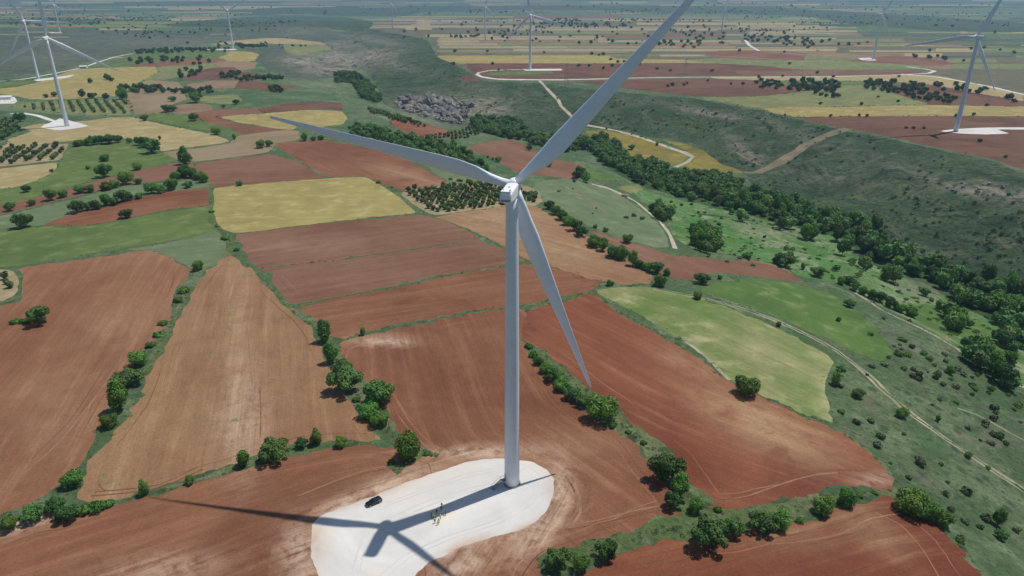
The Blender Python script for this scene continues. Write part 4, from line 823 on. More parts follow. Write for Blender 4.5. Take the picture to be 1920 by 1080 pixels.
# ------------------------------------------------------------------ barn, ruin, sheds, pylons
STONE = mat_plain('rubble_stone', S(172, 156, 130), .95, noise=.2, nscale=.8); TILE = mat_plain('clay_tiles', S(166, 140, 112), .9, noise=.15, nscale=2); WOODD = mat_plain('dark_wood', (.05, .035, .025, 1), .8); WALLW = mat_plain('white_wall', (.68, .67, .64, 1), .8, noise=.05)
def house(px, py, L, Wd, H, rise, rz, wall, roof, name, label, cat, doors=1, wins=2):
    e = empty(name, at(px, py, -.3), label, cat, rz=rz); f = bmesh.new()
    v = [f.verts.new(c) for c in [(-L/2, -Wd/2, 0), (L/2, -Wd/2, 0), (L/2, Wd/2, 0), (-L/2, Wd/2, 0), (-L/2, -Wd/2, H), (L/2, -Wd/2, H), (L/2, Wd/2, H), (-L/2, Wd/2, H), (-L/2, 0, H+rise), (L/2, 0, H+rise)]]
    for q in [(0, 1, 5, 4), (2, 3, 7, 6), (1, 2, 6, 9, 5), (3, 0, 4, 8, 7)]: f.faces.new([v[i] for i in q])
    bm_obj('wall', f, wall, e); f = bmesh.new(); t = .25; o = .5
    for s in (-1, 1):
        a = [(-L/2-o, s*(Wd/2+o), H-o*rise/(Wd/2)), (L/2+o, s*(Wd/2+o), H-o*rise/(Wd/2)), (L/2+o, 0, H+rise), (-L/2-o, 0, H+rise)]
        loft(f, [[Vector(c)+Vector((0, 0, .02)) for c in a], [Vector(c)+Vector((0, 0, t)) for c in a]])
    bmesh.ops.recalc_face_normals(f, faces=f.faces); bm_obj('roof', f, roof, e)
    for k in range(doors): f = bmesh.new(); box(f, -L/4+k*L/2-.7, -L/4+k*L/2+.7, -Wd/2-.05, -Wd/2+.1, 0, 2.3, .02); bm_obj('door', f, WOODD, e)
    for k in range(wins): f = bmesh.new(); x = L*.12+k*L*.2; box(f, x-.45, x+.45, -Wd/2-.04, -Wd/2+.1, 1.3, 2.3, .02); bm_obj('window', f, WOODD, e)
    return e
house(914, 250, 15, 8, 3.8, 2.0, .25, STONE, TILE, 'stone_barn', 'stone barn with pale tiled roof among the trees below the rock outcrop', 'barn')
house(1172, 369, 5.5, 3.4, 2.2, .9, -.4, WALLW, TILE, 'field_hut', 'little white hut by the pale track at the edge of the riverside wood', 'hut', 1, 1)
house(157, 127.5, 14, 7, 3.6, 1.4, .1, WALLW, WALLW, 'white_shed', 'long white shed at the bend of the gravel road behind the yellow field', 'shed')
house(8, 186, 22, 9, 4.0, 1.6, .2, WALLW, WALLW, 'white_shed', 'white shed on a pale yard at the left edge beyond the orchard rows', 'shed')
def pylon(px, py, h, label):
    e = empty('lattice_pylon', at(px, py), label, 'pylon', 'electricity pylons on the plateau', .3); f = bmesh.new(); w0, w1 = 3.0, .7
    lv = [0, .22, .42, .58, .72, .84, 1]
    cor = lambda t, k: Vector(((w0+(w1-w0)*t)*(1, -1, -1, 1)[k], (w0+(w1-w0)*t)*(1, 1, -1, -1)[k], h*t))
    for k in range(4): tube(f, cor(0, k), cor(1, k), .17, n=4)
    for a, b in zip(lv, lv[1:]):
        for k in range(4): tube(f, cor(a, k), cor(b, (k+1) % 4), .09, n=4); tube(f, cor(b, k), cor(b, (k+1) % 4), .08, n=4)
    bm_obj('lattice_mast', f, M_STEEL, e)
    for z, l in ((.74, 7), (.87, 5.5), (1, 4)):
        f = bmesh.new(); tube(f, (-l, 0, h*z), (l, 0, h*z), .13, n=4); tube(f, (-l, 0, h*z), (0, 0, h*(z+.05)), .08, n=4); tube(f, (l, 0, h*z), (0, 0, h*(z+.05)), .08, n=4); bm_obj('cross_arm', f, M_STEEL, e)
pylon(1062, 162, 38, 'thin lattice pylon at the plateau rim right of the looped gravel road')
pylon(1284, 144, 34, 'thin lattice pylon beside the straight gravel road further right')

# ------------------------------------------------------------------ vegetation
def mat_leaf(name, c1, c2, hue=.045, transl=.16):
    T = NT(name); T.b.inputs['Roughness'].default_value = .75; T.b.inputs['Specular IOR Level'].default_value = .2
    oi = T.n('ShaderNodeObjectInfo'); co = T.n('ShaderNodeTexCoord').outputs['Object']
    n1 = T.noise(co, .55, 3, .6); n2 = T.noise(co, 3.0, 2, .6)
    c = T.mix(T.ramp(n1, .38, .62), c1, c2); c = T.vary(c, n2, .8, 1.22)
    h = T.n('ShaderNodeHueSaturation'); T.l(c, h.inputs['Color'])
    T.l(T.math('MULTIPLY_ADD', oi.outputs['Random'], hue, .5-hue/2), h.inputs['Hue'])
    T.l(T.math('MULTIPLY_ADD', T.math('FRACT', T.math('MULTIPLY', oi.outputs['Random'], 7.31)), .75, .68), h.inputs['Value'])
    T.l(h.outputs[0], T.b.inputs['Base Color'])
    tr = T.n('ShaderNodeBsdfTranslucent'); T.l(h.outputs[0], tr.inputs['Color']); mx = T.n('ShaderNodeMixShader'); mx.inputs[0].default_value = transl
    T.l(T.b.outputs[0], mx.inputs[1]); T.l(tr.outputs[0], mx.inputs[2]); T.l(mx.outputs[0], T.t.nodes['Material Output'].inputs['Surface']); return T.m
L_OAK = mat_leaf('oak_leaves', (.082, .180, .032, 1), (.130, .255, .046, 1))
L_OAK2 = mat_leaf('dark_oak_leaves', (.062, .130, .034, 1), (.10, .19, .046, 1))
L_RIV = mat_leaf('riverside_leaves', (.088, .180, .050, 1), (.145, .260, .066, 1))
L_ORC = mat_leaf('orchard_leaves', (.085, .14, .045, 1), (.12, .18, .06, 1))
L_FAR = mat_leaf('dark_leaves', (.055, .10, .036, 1), (.08, .135, .046, 1))
L_SHR = mat_leaf('shrub_leaves', (.10, .14, .07, 1), (.15, .185, .10, 1))
BARK = mat_plain('bark', (.09, .07, .05, 1), .9, noise=.2)
def crown(seed, n_lobe, n_leaf, leaf, flat=.8, spread=.62, lobe=(.28, .46), zc=1.0):
    """leaf clumps on the skin of overlapping lobes; unit crown radius 1, its centre at z = zc"""
    r = np.random.default_rng(seed); V_ = []; lobes = [(0, 0, zc, .62)]
    for k in range(n_lobe):
        a = r.uniform(0, 2*math.pi); d = spread*math.sqrt(r.uniform(.05, 1)); lobes.append((d*math.cos(a), d*math.sin(a), zc+r.uniform(-.55, .6)*flat*(1.15-d), r.uniform(*lobe)))
    lobes = np.array(lobes); w_ = lobes[:, 3]**2; idx = r.choice(len(lobes), n_leaf, p=w_/w_.sum())
    d = r.normal(size=(n_leaf, 3)); d /= np.linalg.norm(d, axis=1)[:, None]
    rad = lobes[idx, 3]*(r.uniform(.72, 1.12, n_leaf)); c = lobes[idx, :3]+d*rad[:, None]*[1, 1, flat]
    # drop leaves buried deep in other lobes
    dd = np.min(np.linalg.norm((c[:, None]-lobes[None, :, :3])/[1, 1, flat], axis=2)-lobes[None, :, 3]*.62, axis=1); keep = (dd > 0) & (c[:, 2] > .05)
    c = c[keep]; d = d[keep]; n = len(c); nn = d*.95+r.normal(size=(n, 3))*.36; nn /= np.linalg.norm(nn, axis=1)[:, None]
    t = np.cross(nn, r.normal(size=(n, 3))); t /= np.linalg.norm(t, axis=1)[:, None]; b = np.cross(nn, t); s = leaf*r.uniform(.55, 1.3, n)[:, None]
    P4 = np.stack([c-t*s, c+b*s*.8, c+t*s, c-b*s*.8], 1).reshape(-1, 3); return P4
def trunk_geo(seed, zc, r0):
    bm = bmesh.new(); r = random.Random(seed); top = Vector((r.uniform(-.05, .05), r.uniform(-.05, .05), zc*.85)); tube(bm, (0, 0, -.15), top, r0, r0*.5, 7)
    for k in range(5):
        a = k*1.26+r.random(); s = Vector((0, 0, zc*(.38+.09*k))); e = Vector((.5*math.cos(a), .5*math.sin(a), zc*(.8+.09*k))); tube(bm, s, e, r0*.42, r0*.12, 5)
    return bm
def crown_mesh(name, mat, pts4, core=None):
    me = bpy.data.meshes.new(name); n = len(pts4)//4; me.vertices.add(len(pts4)); me.vertices.foreach_set('co', pts4.astype(np.float32).ravel())
    me.loops.add(4*n); me.loops.foreach_set('vertex_index', np.arange(4*n)); me.polygons.add(n); me.polygons.foreach_set('loop_start', np.arange(0, 4*n, 4)); me.polygons.foreach_set('loop_total', np.full(n, 4)); me.update()
    me.materials.append(mat); return me
KINDS = {}
def make_kind(key, mat, nvar, n_lobe, n_leaf, leaf, flat, zc, r0, spread=.62, lobe=(.28, .46)):
    L = []
    for i in range(nvar):
        cm = crown_mesh('crown', mat, crown(i*13+hashk(key), n_lobe, n_leaf, leaf, flat, spread, lobe, zc)); b = trunk_geo(i, zc, r0); tm = bpy.data.meshes.new('trunk'); b.to_mesh(tm); b.free(); tm.materials.append(BARK)
        # single-mesh version for trees too small to show parts
        j = bmesh.new(); j.from_mesh(cm); k0 = len(j.faces); j.from_mesh(tm); j.faces.ensure_lookup_table()
        for f in j.faces[k0:]: f.material_index = 1
        sm = bpy.data.meshes.new('tree'); j.to_mesh(sm); j.free(); sm.materials.append(mat); sm.materials.append(BARK); L.append((cm, tm, sm))
    KINDS[key] = L
def hashk(s): return sum(ord(c)*(i+3) for i, c in enumerate(s)) % 997
make_kind('oak', L_OAK, 7, 17, 4600, .064, .84, .76, .06)
make_kind('oak2', L_OAK2, 5, 13, 2600, .075, 1.0, .85, .06, .85, (.17, .36))
make_kind('oak3', L_OAK, 4, 10, 2600, .07, 1.15, 1.0, .05, .5, (.2, .38))
make_kind('riv', L_RIV, 6, 14, 1200, .12, 1.0, .92, .05)
make_kind('orch', L_ORC, 4, 6, 300, .19, .8, .8, .07, .4)
make_kind('far', L_FAR, 4, 7, 300, .19, .75, .68, .06, .6)
make_kind('bush', L_OAK, 4, 9, 900, .11, .55, .38, .03, .7, (.25, .4))
make_kind('shrub', L_SHR, 4, 7, 300, .18, .6, .35, .03, .6, (.25, .4))
_rr = random.Random(3)
def put(name, key, p, R, label, cat, group, parts=True, hs=1.0):
    cm, tm, sm = KINDS[key][_rr.randrange(len(KINDS[key]))]; rz = _rr.uniform(0, 6.283)
    if parts:
        e = empty(name, (p.x, p.y, p.z-.15), label, cat, group, rz)
        for n_, m_ in (('crown', cm), ('trunk', tm)):
            o = bpy.data.objects.new(n_, m_); COL.objects.link(o); o.parent = e
    else:
        e = bpy.data.objects.new(name, sm); COL.objects.link(e); e.location = (p.x, p.y, p.z-.15); e.rotation_euler = (0, 0, rz); tag(e, label, cat, group)
    hs *= _rr.uniform(.85, 1.22)
    e.scale = (R*_rr.uniform(.93, 1.07), R*_rr.uniform(.93, 1.07), R*hs*_rr.uniform(.9, 1.1)); return e
ORD = ['first', 'second', 'third', 'fourth', 'fifth', 'sixth', 'seventh', 'eighth', 'ninth', 'tenth', 'eleventh', 'twelfth', 'thirteenth', 'fourteenth', 'fifteenth', 'sixteenth', 'seventeenth', 'eighteenth', 'nineteenth', 'twentieth']
def row(group, phrase, spec, key='oak', hs=1.0, name='broadleaf_tree', cat='tree', parts=True):
    """spec 'x,y,w ...' : foot pixel and crown width in photo pixels; labels count along the row"""
    L = [tuple(map(float, q.split(','))) for q in spec.split()]
    for i, (x, y, wpx) in enumerate(L):
        p = pick(x, y); R = wpx*mpp(p)/2; size = 'large ' if wpx >= 50 else 'small ' if wpx < 24 else ''
        kk = key if key != 'oak' else _rr.choice(['oak', 'oak', 'oak2', 'oak2', 'oak3'])
        put(name, kk, p, R, size+(ORD[i]+' ' if len(L) > 1 else '')+phrase, cat, group, parts, hs)
# foreground hedgerows
row('trees in the hedgerow beside the left red field', 'green tree from the front in the hedgerow right of the left field', '138,908,46 206,800,36 226,770,54 243,722,52 262,684,38')
row('bushes along the left hedgerow', 'low bush from the front on the upper left hedgerow', '282,650,22 296,630,22 306,608,20 334,566,18 344,548,26', 'bush', name='bush', cat='bush')
row('trees at the bottom left corner', 'tree from the left in the clump at the bottom left corner', '20,992,38 62,974,44 106,958,38 126,974,46')
row('bushes at the bottom left', 'low bush from the left right of the bottom left clump', '158,962,34 184,954,36 205,948,26', 'bush', name='bush', cat='bush')
row('trees along the hedge above the front field', 'tree from the left along the thin hedge above the front left field', '272,927,28 357,906,26 458,873,36 516,858,60 564,838,26 594,832,33 640,836,27')
row('trees left of the pad', 'tree from the front in the hedgerow left of the gravel pad', '763,856,58 712,796,38 690,780,46 708,758,60 650,733,64 642,700,40 622,680,36 609,640,36')
row('bushes left of the pad', 'low bush from the left by the grass verge above the gravel pad', '735,868,18 800,852,18 668,752,20', 'bush', name='bush', cat='bush')
row('trees in the soil island', 'tree of the small green island inside the left red field', '74,608,42'); row('bushes in the soil island', 'low bush from the left in the island inside the left red field', '28,606,20 44,605,22 58,604,18', 'bush', name='bush', cat='bush')
row('lone trees in the middle left', 'round tree at the tip between the two foreground fields, alone', '373,506,26'); row('lone trees in the middle left', 'round tree on the boundary of the red strip and green field at left', '240,408,27'); row('lone trees in the middle left', 'dark tree at the left edge of the big green field', '45,427,36')
row('trees in the hedgerow right of the tower', 'green tree from the back in the hedgerow right of the tower', '1010,683,22 1024,697,30 1036,712,34 1054,730,36 1074,748,34 1094,760,32')
row('trees in the hedgerow right of the tower', 'broad dark tree closing the hedgerow right of the tower', '1126,786,70'); row('bushes beside the hedgerow', 'low bush from the back on the verge right of the tower', '992,652,20 1001,668,22 1150,800,20 1178,812,14 1206,832,16', 'bush', name='bush', cat='bush')
row('trees at the inner corner of the red fields', 'tree from the back in the clump between the lower right fields', '1246,898,62 1272,930,52 1262,950,36 1304,958,32')
row('trees along the lower right hedge', 'tree from the left along the hedge above the bottom right field', '1330,1022,74 1374,1002,40 1430,994,52 1462,986,48 1546,962,46 1586,946,40 1708,962,72 1738,972,46 1766,984,40')
row('bushes along the lower right hedge', 'low bush from the left along the hedge above the bottom right field', '1346,958,20 1612,932,18 1640,926,14 1500,978,20', 'bush', name='bush', cat='bush')
row('trees at the bottom edge', 'tree from the left in the trio at the bottom edge right of the pad', '1044,1062,48 1090,1068,38 1136,1046,46')
row('lone trees at the right', 'tree at the near corner of the pale green field', '1397,740,50'); row('trees at the tip of the pale green field', 'tree from the back at the right tip of the pale green field', '1574,700,20 1566,722,26')
# middle hedge right of the tower
row('trees in the diagonal hedge behind the tower', 'tree from the back in the diagonal hedge right of the nacelle', '1030,392,20 1040,402,22 1052,412,24 1064,422,25 1077,432,27 1090,442,27')
row('trees in the diagonal hedge behind the tower', 'tree from the back in the near part of the diagonal hedge', '1114,462,30 1130,470,28 1150,482,32 1166,486,30 1186,498,26 1198,502,24 1212,506,22 1232,512,30 1250,516,18 1237,536,30')
row('small trees right of centre', 'small tree from the left on the brown slope below the track', '1117,427,11 1135,434,14 1177,455,24 1143,535,18 1308,560,20 1315,531,30 1349,523,11')
row('trees on the ridge of the brown field', 'tree from the left along the edge above the curved brown field', '1401,485,20 1456,495,20 1472,500,38 1505,505,12 1532,518,28 1568,507,16 1592,532,24')
row('trees on the right scrub slope', 'tree from the left scattered on the right scrub slope', '1460,612,11 1572,602,11 1592,575,22 1608,745,26 1690,782,26 1758,790,14 1815,858,16 1870,985,34 1875,1010,24 1780,700,20')
row('trees beside the lower right track', 'tree from the left in the row above the pale right hand track', '1602,545,20 1618,552,20 1634,560,22 1650,566,22 1668,576,26 1685,584,26 1706,592,30 1576,532,18')
# left middle distance
row('trees in the upper left hedge', 'tree from the left in the hedge above the grey green strip', '20,395,20 60,385,16 95,376,24 120,370,22 150,362,22 170,360,20 200,356,24 215,352,20 236,345,30 260,345,18')
row('trees in the second upper left hedge', 'tree from the left in the hedge above the red strip', '145,398,28 165,394,20 180,392,26 200,385,30 214,384,22 232,378,26 242,375,20 262,372,18 285,362,26 300,362,22 322,356,28 353,352,20')
row('trees in the tuft near the yellow field', 'tree from the left in the tuft above the yellow field corner', '330,336,22 346,332,26 360,333,28 375,336,26 382,342,22')
row('lone trees on the left fields', 'lone tree counted from the left across the bright green field', '50,360,18 195,332,32 165,317,10 198,302,20 258,318,22 97,322,8 232,344,18')
row('lone trees on the left fields', 'broad tree standing alone on the brown and beige field boundary', '347,308,32'); row('lone trees on the left fields', 'tree from the left of the pair on the beige field', '489,277,20 505,274,16'); row('lone trees on the left fields', 'tree from the left in the trio under the left blade', '571,264,18 588,264,12 602,262,14')
row('lone trees on the left fields', 'little tree at the top edge of the big yellow field', '450,348,14'); row('bushes on the left fields', 'bush from the left by the narrow verge of the yellow field', '397,398,14 423,449,20 443,470,12 407,425,9', 'bush', name='bush', cat='bush')
row('trees above the left orchard', 'tree from the left in the line above the left orchard', '148,274,20 160,272,18 175,271,22 190,269,20 205,269,26 222,267,18 243,268,12 262,272,20 275,276,24 286,287,34 300,262,8')
row('trees beside the left turbine', 'tree from the left between the left turbine and the beige field', '38,228,20 18,250,16 5,262,18 272,226,16 405,252,18 440,262,10 364,226,20 325,208,16 313,210,22 324,190,16 367,192,24 443,196,12 419,202,9 230,186,24 233,172,20 250,172,14')
row('lone tree on the slope', 'little round tree alone at the foot of the orchard blocks', '681,628,16'); row('lone tree on the far field', 'pair of dark trees on the yellow valley field', '1185,280,14 1232,272,7')
row('trees on the small red field', 'tree from the left on the red field behind the nacelle', '934,304,14 924,300,6 915,296,6 992,282,14 1029,312,18 1013,315,12 1084,334,20 1100,338,12')
row('trees by the bright clearing', 'tree from the left around the bright green clearing', '1088,332,24 1098,342,22 1078,342,10', 'riv')
row('bushes along the left blade field', 'bush from the left at the orchard edge below the left blade', '845,337,10 862,340,14 880,342,16 898,343,14 920,344,12 710,343,12 735,352,8', 'bush', name='bush', cat='bush')

# --- scattered and massed vegetation placed inside outlines read off the photo
def inside(poly, x, y):
    c = False; n = len(poly)
    for i in range(n):
        (x1, y1), (x2, y2) = poly[i], poly[(i+1) % n]
        if (y1 > y) != (y2 > y) and x < (x2-x1)*(y-y1)/(y2-y1)+x1: c = not c
    return c
def world_poly(s): q = np.array(P(s)); return unproj(q[:, 0], q[:, 1])
def fill(poly_px, spacing, seed, jitter=1.0, maxn=100000, prob=None):
    poly = world_poly(poly_px); lo = poly.min(0); hi = poly.max(0); pl = [tuple(p) for p in poly]; r = random.Random(seed); out = []
    nx = int((hi[0]-lo[0])/spacing)+1; ny = int((hi[1]-lo[1])/spacing)+1
    for i in range(nx):
        for j in range(ny):
            x = lo[0]+(i+.5*(j % 2))*spacing+r.uniform(-.5, .5)*spacing*jitter; y = lo[1]+j*spacing+r.uniform(-.5, .5)*spacing*jitter
            if inside(pl, x, y) and (prob is None or r.random() < prob(x, y)): out.append((x, y))
    return out
V3 = lambda x, y: Vector((x, y, drop(x, y)))
def screen_size(x, y): return 1/math.hypot(x, y)
ORCH = []
nth = lambda i: ORD[i] if i < len(ORD) else ['twenty', 'thirty', 'forty', 'fifty'][min(3, (i+1)//10-2)]+('-'+ORD[(i+1)%10-1] if (i+1)%10 else 'th')
# orchards: rows on a regular lattice, turned to the row direction seen in the photo
def orchard(poly_px, a_px, sp_row, sp_tree, R, label, group, name='orchard_tree', skip=.05, seed=1):
    poly = [tuple(p) for p in world_poly(poly_px)]; g = world_poly(a_px); d = g[1]-g[0]; d /= np.linalg.norm(d); n = np.array([-d[1], d[0]]); c = np.mean(poly, 0); r = random.Random(seed); k = 0
    if n[1] < 0: n = -n
    if d[0] < 0: d = -d
    for j in range(-60, 61):
        rk = 0
        for i in range(-60, 61):
            q = c+d*i*sp_tree+n*j*sp_row+np.array([r.uniform(-.5, .5), r.uniform(-.5, .5)])
            if inside(poly, *q) and r.random() > skip: ORCH.append([q[0], q[1], R*r.uniform(.8, 1.15), name, label, group, j, rk]); k += 1; rk += 1
    return k
n1 = orchard('757,362 768,357 835,350 905,347 935,348 955,352 1010,366 1010,378 985,384 940,384 870,394 812,400 795,390', '780,370 860,395', 6.4, 5.8, 2.85, 'round dark tree in the planted orchard block behind the nacelle', 'trees of the central orchard')
n2 = orchard('0,278 70,275 125,273 116,290 104,300 60,303 0,310', '20,300 50,280', 10.5, 8.5, 3.4, 'round green tree in the orchard block at the left edge', 'trees of the left edge orchard')
n3 = orchard('35,200 120,192 232,190 244,204 236,213 150,212 60,206', '165,213 150,190', 11, 8.5, 3.3, 'small green tree in the striped orchard behind the left turbine', 'trees of the striped orchard')
n4 = orchard('0,513 24,512 28,530 20,552 0,556', '4,520 20,550', 8, 8, 2.8, 'small tree in the orchard corner cut off by the left edge', 'trees of the corner orchard')
n5 = orchard('0,225 25,222 40,240 20,262 0,268', '0,250 30,230', 10, 9, 3.6, 'tree in the row planting at the left edge beside the turbine pad', 'trees of the left planting')
n6 = orchard('690,205 700,204 760,222 800,236 790,240 730,224 692,212', '700,208 790,236', 9, 9, 3.4, 'small tree in the row below the rock outcrop', 'trees below the rock outcrop')
n7 = orchard('800,256 900,240 905,250 870,262 820,262', '810,258 890,250', 11, 10, 2.8, 'small tree planted near the stone barn', 'trees planted near the barn')
print('orchards', n1, n2, n3, n4, n5, n6, n7)
for gp in {o[5] for o in ORCH}:
    js = sorted({o[6] for o in ORCH if o[5] == gp})
    for o in ORCH:
        if o[5] == gp: o[4] = f"{nth(o[7])} tree from left in {nth(js.index(o[6]))} row of {gp.replace('trees of ', '').replace('trees ', 'the planting ')}"
ORCH.sort(key=lambda t: math.hypot(t[0], t[1]))
for x, y, R, nm, lb, gp, *_ in ORCH[:290]: put(nm, 'orch', V3(x, y), R, lb, 'tree', gp, False)
ORCH_REST = [(x, y, R) for x, y, R, *_ in ORCH[290:]]
# riverside woods
W1 = ['1085,265 1120,257 1155,268 1178,305 1240,315 1290,328 1340,332 1400,352 1440,372 1500,385 1570,402 1640,440 1700,468 1760,494 1830,520 1930,550 2060,600 2060,700 1930,612 1860,592 1790,562 1740,527 1660,500 1612,470 1590,446 1500,424 1400,400 1340,387 1262,362 1205,347 1160,322 1115,290',
      '985,262 1040,258 1085,262 1100,280 1060,290 1010,275', '880,226 920,222 960,226 985,240 990,262 950,262 900,248', '625,140 660,138 690,152 700,168 690,176 662,160 630,152', '670,168 700,172 718,186 712,196 690,190 676,180',
      '1215,392 1240,382 1255,402 1250,418 1232,412', '1295,440 1320,432 1345,444 1350,465 1330,478 1300,466', '1765,610 1790,606 1812,618 1815,632 1790,632', '1800,650 1850,655 1880,690 1905,720 1915,740 1880,728 1830,690 1800,668', '1860,592 1900,600 1925,640 1925,690 1900,672 1880,630']
trees = []
for i, s in enumerate(W1): trees += [(x, y, i) for x, y in fill(s, 8.6 if i < 3 else 7.5, 50+i, 1.0)]
trees += [(x, y, 0) for x, y in fill('1262,362 1340,387 1400,400 1500,424 1590,446 1612,470 1660,500 1740,527 1790,562 1860,592 1930,612 1930,665 1850,640 1760,590 1700,560 1620,520 1560,470 1490,445 1400,418 1330,402 1262,376', 15, 77, 1.0, prob=lambda x, y: .75 if vnoise(np.array([x/30]), np.array([y/30]), 2)[0] > .5 else .15)]
trees.sort(key=lambda t: math.hypot(t[0], t[1])); print('river trees', len(trees)); r = random.Random(5)
RL = ['dark tree in the long riverside wood below the right hillside', 'dark tree in the wood left of the yellow valley field', 'dark tree in the grove below the rock outcrop and barn', 'dark tree in the wood at the bottom of the gorge', 'dark tree in the lower grove of the gorge', 'tree in the grove beside the bend of the pale track', 'tree in the small dense grove on the valley meadow', 'tree in the short row near the lower right track', 'tree in the lower right grove at the frame edge', 'tree in the wood edge at the right frame edge']
rest = []
def pxof(x, y):
    z = drop(x, y)-CAM_H; fw = y*math.cos(PITCH)-z*math.sin(PITCH); return 960+F_PX*x/fw, 540-F_PX*(y*math.sin(PITCH)+z*math.cos(PITCH))/fw
def where(x, y, spans, fmt):
    a = pxof(x, y)[0]
    for lim, t in spans:
        if a < lim: return fmt % t
    return fmt % spans[-1][1]
RSP = [(1190, 'behind the bright green clearing'), (1260, 'at the near end of the yellow field'), (1330, 'where the looping pale track meets it'), (1400, 'below the curved yellow field'), (1470, 'below the foot of the brown hillside track'), (1560, 'above the open meadow'), (1640, 'at its bend above the meadow'), (1740, 'below the dark scrub slope'), (1840, 'above the bright valley grass'), (9999, 'at the right frame edge')]
SSP = [(1400, 'beside the pale meadow'), (1560, 'above the curved brown field'), (1640, 'beside the rutted track near the green field'), (1720, 'between the two pale tracks'), (1790, 'on the slope right of the bottom field'), (1860, 'near the short pale track'), (9999, 'at the right edge')]
BSP = [(700, 'at its left end'), (760, 'left of the small red field'), (820, 'below the small red field'), (870, 'above the blade middle'), (9999, 'near the blade root')]
for k, (x, y, i) in enumerate(trees):
    R = (2.8+4.8*r.random()**.8)*(1 if i < 3 else .85)
    if k < 285: put('riverside_tree', r.choice(['riv', 'riv', 'riv', 'oak3', 'oak2']), V3(x, y), R, RL[i] if i else where(x, y, RSP, 'dark tree in the riverside wood %s'), 'tree', RL[i].replace('dark tree', 'trees').replace('tree in', 'trees in'), False, 1.05)
    else: rest.append((x, y, R))
def merged_mass(name, items, key, label, nleaf_step=1, mat=None, hs=1.0):
    out = []; rr = np.random.default_rng(9)
    for x, y, R in items:
        me = KINDS[key][rr.integers(len(KINDS[key]))][0]; n = len(me.vertices); a = np.empty(n*3, np.float32); me.vertices.foreach_get('co', a); a = a.reshape(-1, 4, 3)[::nleaf_step].reshape(-1, 3).copy()
        t = rr.uniform(0, 6.28); c, s = math.cos(t), math.sin(t); a = a@np.array([[c, s, 0], [-s, c, 0], [0, 0, hs]])*R; out.append(a+[x, y, drop(x, y)-.3])
    o = bpy.data.objects.new(name, crown_mesh(name, mat or KINDS[key][0][0].materials[0], np.concatenate(out))); COL.objects.link(o); o['kind'] = 'stuff'; o['label'] = label; return o
if ORCH_REST: merged_mass('orchard_rows', ORCH_REST, 'orch', 'small green orchard trees in the farther planted rows')
if rest: merged_mass('riverside_wood', rest, 'riv', 'dense dark riverside wood further up the valley', 1)
# green belt of bushes and trees from under the left blade to the barn
belt = fill('655,243 700,238 745,252 790,262 840,275 880,292 910,318 920,332 895,334 860,312 820,300 780,290 735,282 690,262 660,256', 8.5, 71)
for x, y in belt: put('belt_tree', 'oak' if r.random() < .3 else 'riv', V3(x, y), r.uniform(2.5, 5.2), where(x, y, BSP, 'green tree in the bushy belt %s'), 'tree', 'trees in the bushy belt', False)
print('belt', len(belt)); DT = []
for i, (s, sp, lb) in enumerate([('250,168 262,160 300,166 350,170 395,166 400,176 350,176 300,174 255,176', 12, 'dark tree in the thick hedge behind the beige field'), ('330,132 380,128 372,142 335,148', 16, 'tree in the grove on the left slope'), ('440,148 530,140 535,152 450,154', 20, 'tree in the sparse grove on the red slope'),
      ('414,138 450,136 445,146 416,148', 16, 'tree in the small grove between the red patches'), ('440,84 500,78 505,88 450,92', 26, 'tree in the grove beside the V shaped turbine'), ('250,95 430,92 430,99 250,103', 30, 'tree in the line in front of the V shaped turbine'), ('230,112 400,106 400,122 240,124', 34, 'tree scattered in the striped plots at upper left'),
      ('60,180 235,176 235,186 60,190', 34, 'tree in the line behind the striped orchard'), ('165,150 215,146 212,156 168,158', 26, 'dark tree in the row on the yellow field'), ('500,163 525,163 530,174 505,172', 12, 'dark tree in the clump on the red slope'),
      ('1412,152 1460,150 1530,156 1570,158 1555,174 1480,172 1415,166', 24, 'dark tree in the thin grove on the dark red field'), ('1500,150 1560,152 1590,166 1575,184 1520,184 1500,172', 26, 'dark tree in the grove beside the far green field'),
      ('1615,152 1680,156 1740,170 1800,186 1790,196 1740,192 1680,178 1620,166', 17, 'dark tree in the long grove left of the right turbine'), ('1680,155 1790,158 1850,168 1840,178 1760,170 1690,164', 30, 'dark tree in the grove behind the right turbine'), ('1870,178 1920,184 1920,196 1875,190', 22, 'dark tree at the right edge of the plateau'),
      ('1700,103 1775,108 1770,117 1710,112', 38, 'dark tree in the line below the far right turbine'), ('1390,66 1520,72 1530,90 1460,86 1395,76', 48, 'far dark tree near the zigzag white track'), ('1220,76 1320,78 1310,92 1230,88', 44, 'far dark tree in the grove on the plateau'), ('1040,44 1180,46 1180,54 1050,52', 60, 'far dark tree in the grove near the plateau head')]):
    pts_ = fill(s, sp, 100+i, 1.0)
    DT += [(x, y, min(9, r.uniform(3.0, 5.0)*(1+sp/70)), lb) for x, y in pts_]
DT.sort(key=lambda t: math.hypot(t[0], t[1]))
for x, y, R, lb in DT[:290]: put('distant_tree', 'far', V3(x, y), R, lb, 'tree', lb.replace('dark tree', 'trees').replace('tree ', 'trees '), False)
FG = []
for poly, sp, sd2 in (('0,24 560,24 560,50 400,54 0,50', 55, 601), ('560,22 1000,20 1900,24 1900,50 1600,48 1300,28 760,30', 75, 602), ('820,40 1560,44 1560,90 820,80', 42, 603), ('150,52 560,52 620,62 560,90 300,84', 45, 604), ('-100,8 2000,8 2000,20 -100,20', 160, 605)):
    FG += [(x, y, r.uniform(3.5, 7.5)*(1 if sp < 100 else 1.8)) for x, y in fill(poly, sp, sd2, 1.0, prob=lambda x, y: .55 if vnoise(np.array([x/160]), np.array([y/420]), 8)[0] > .6 else .05)]
print('far groves', len(FG))
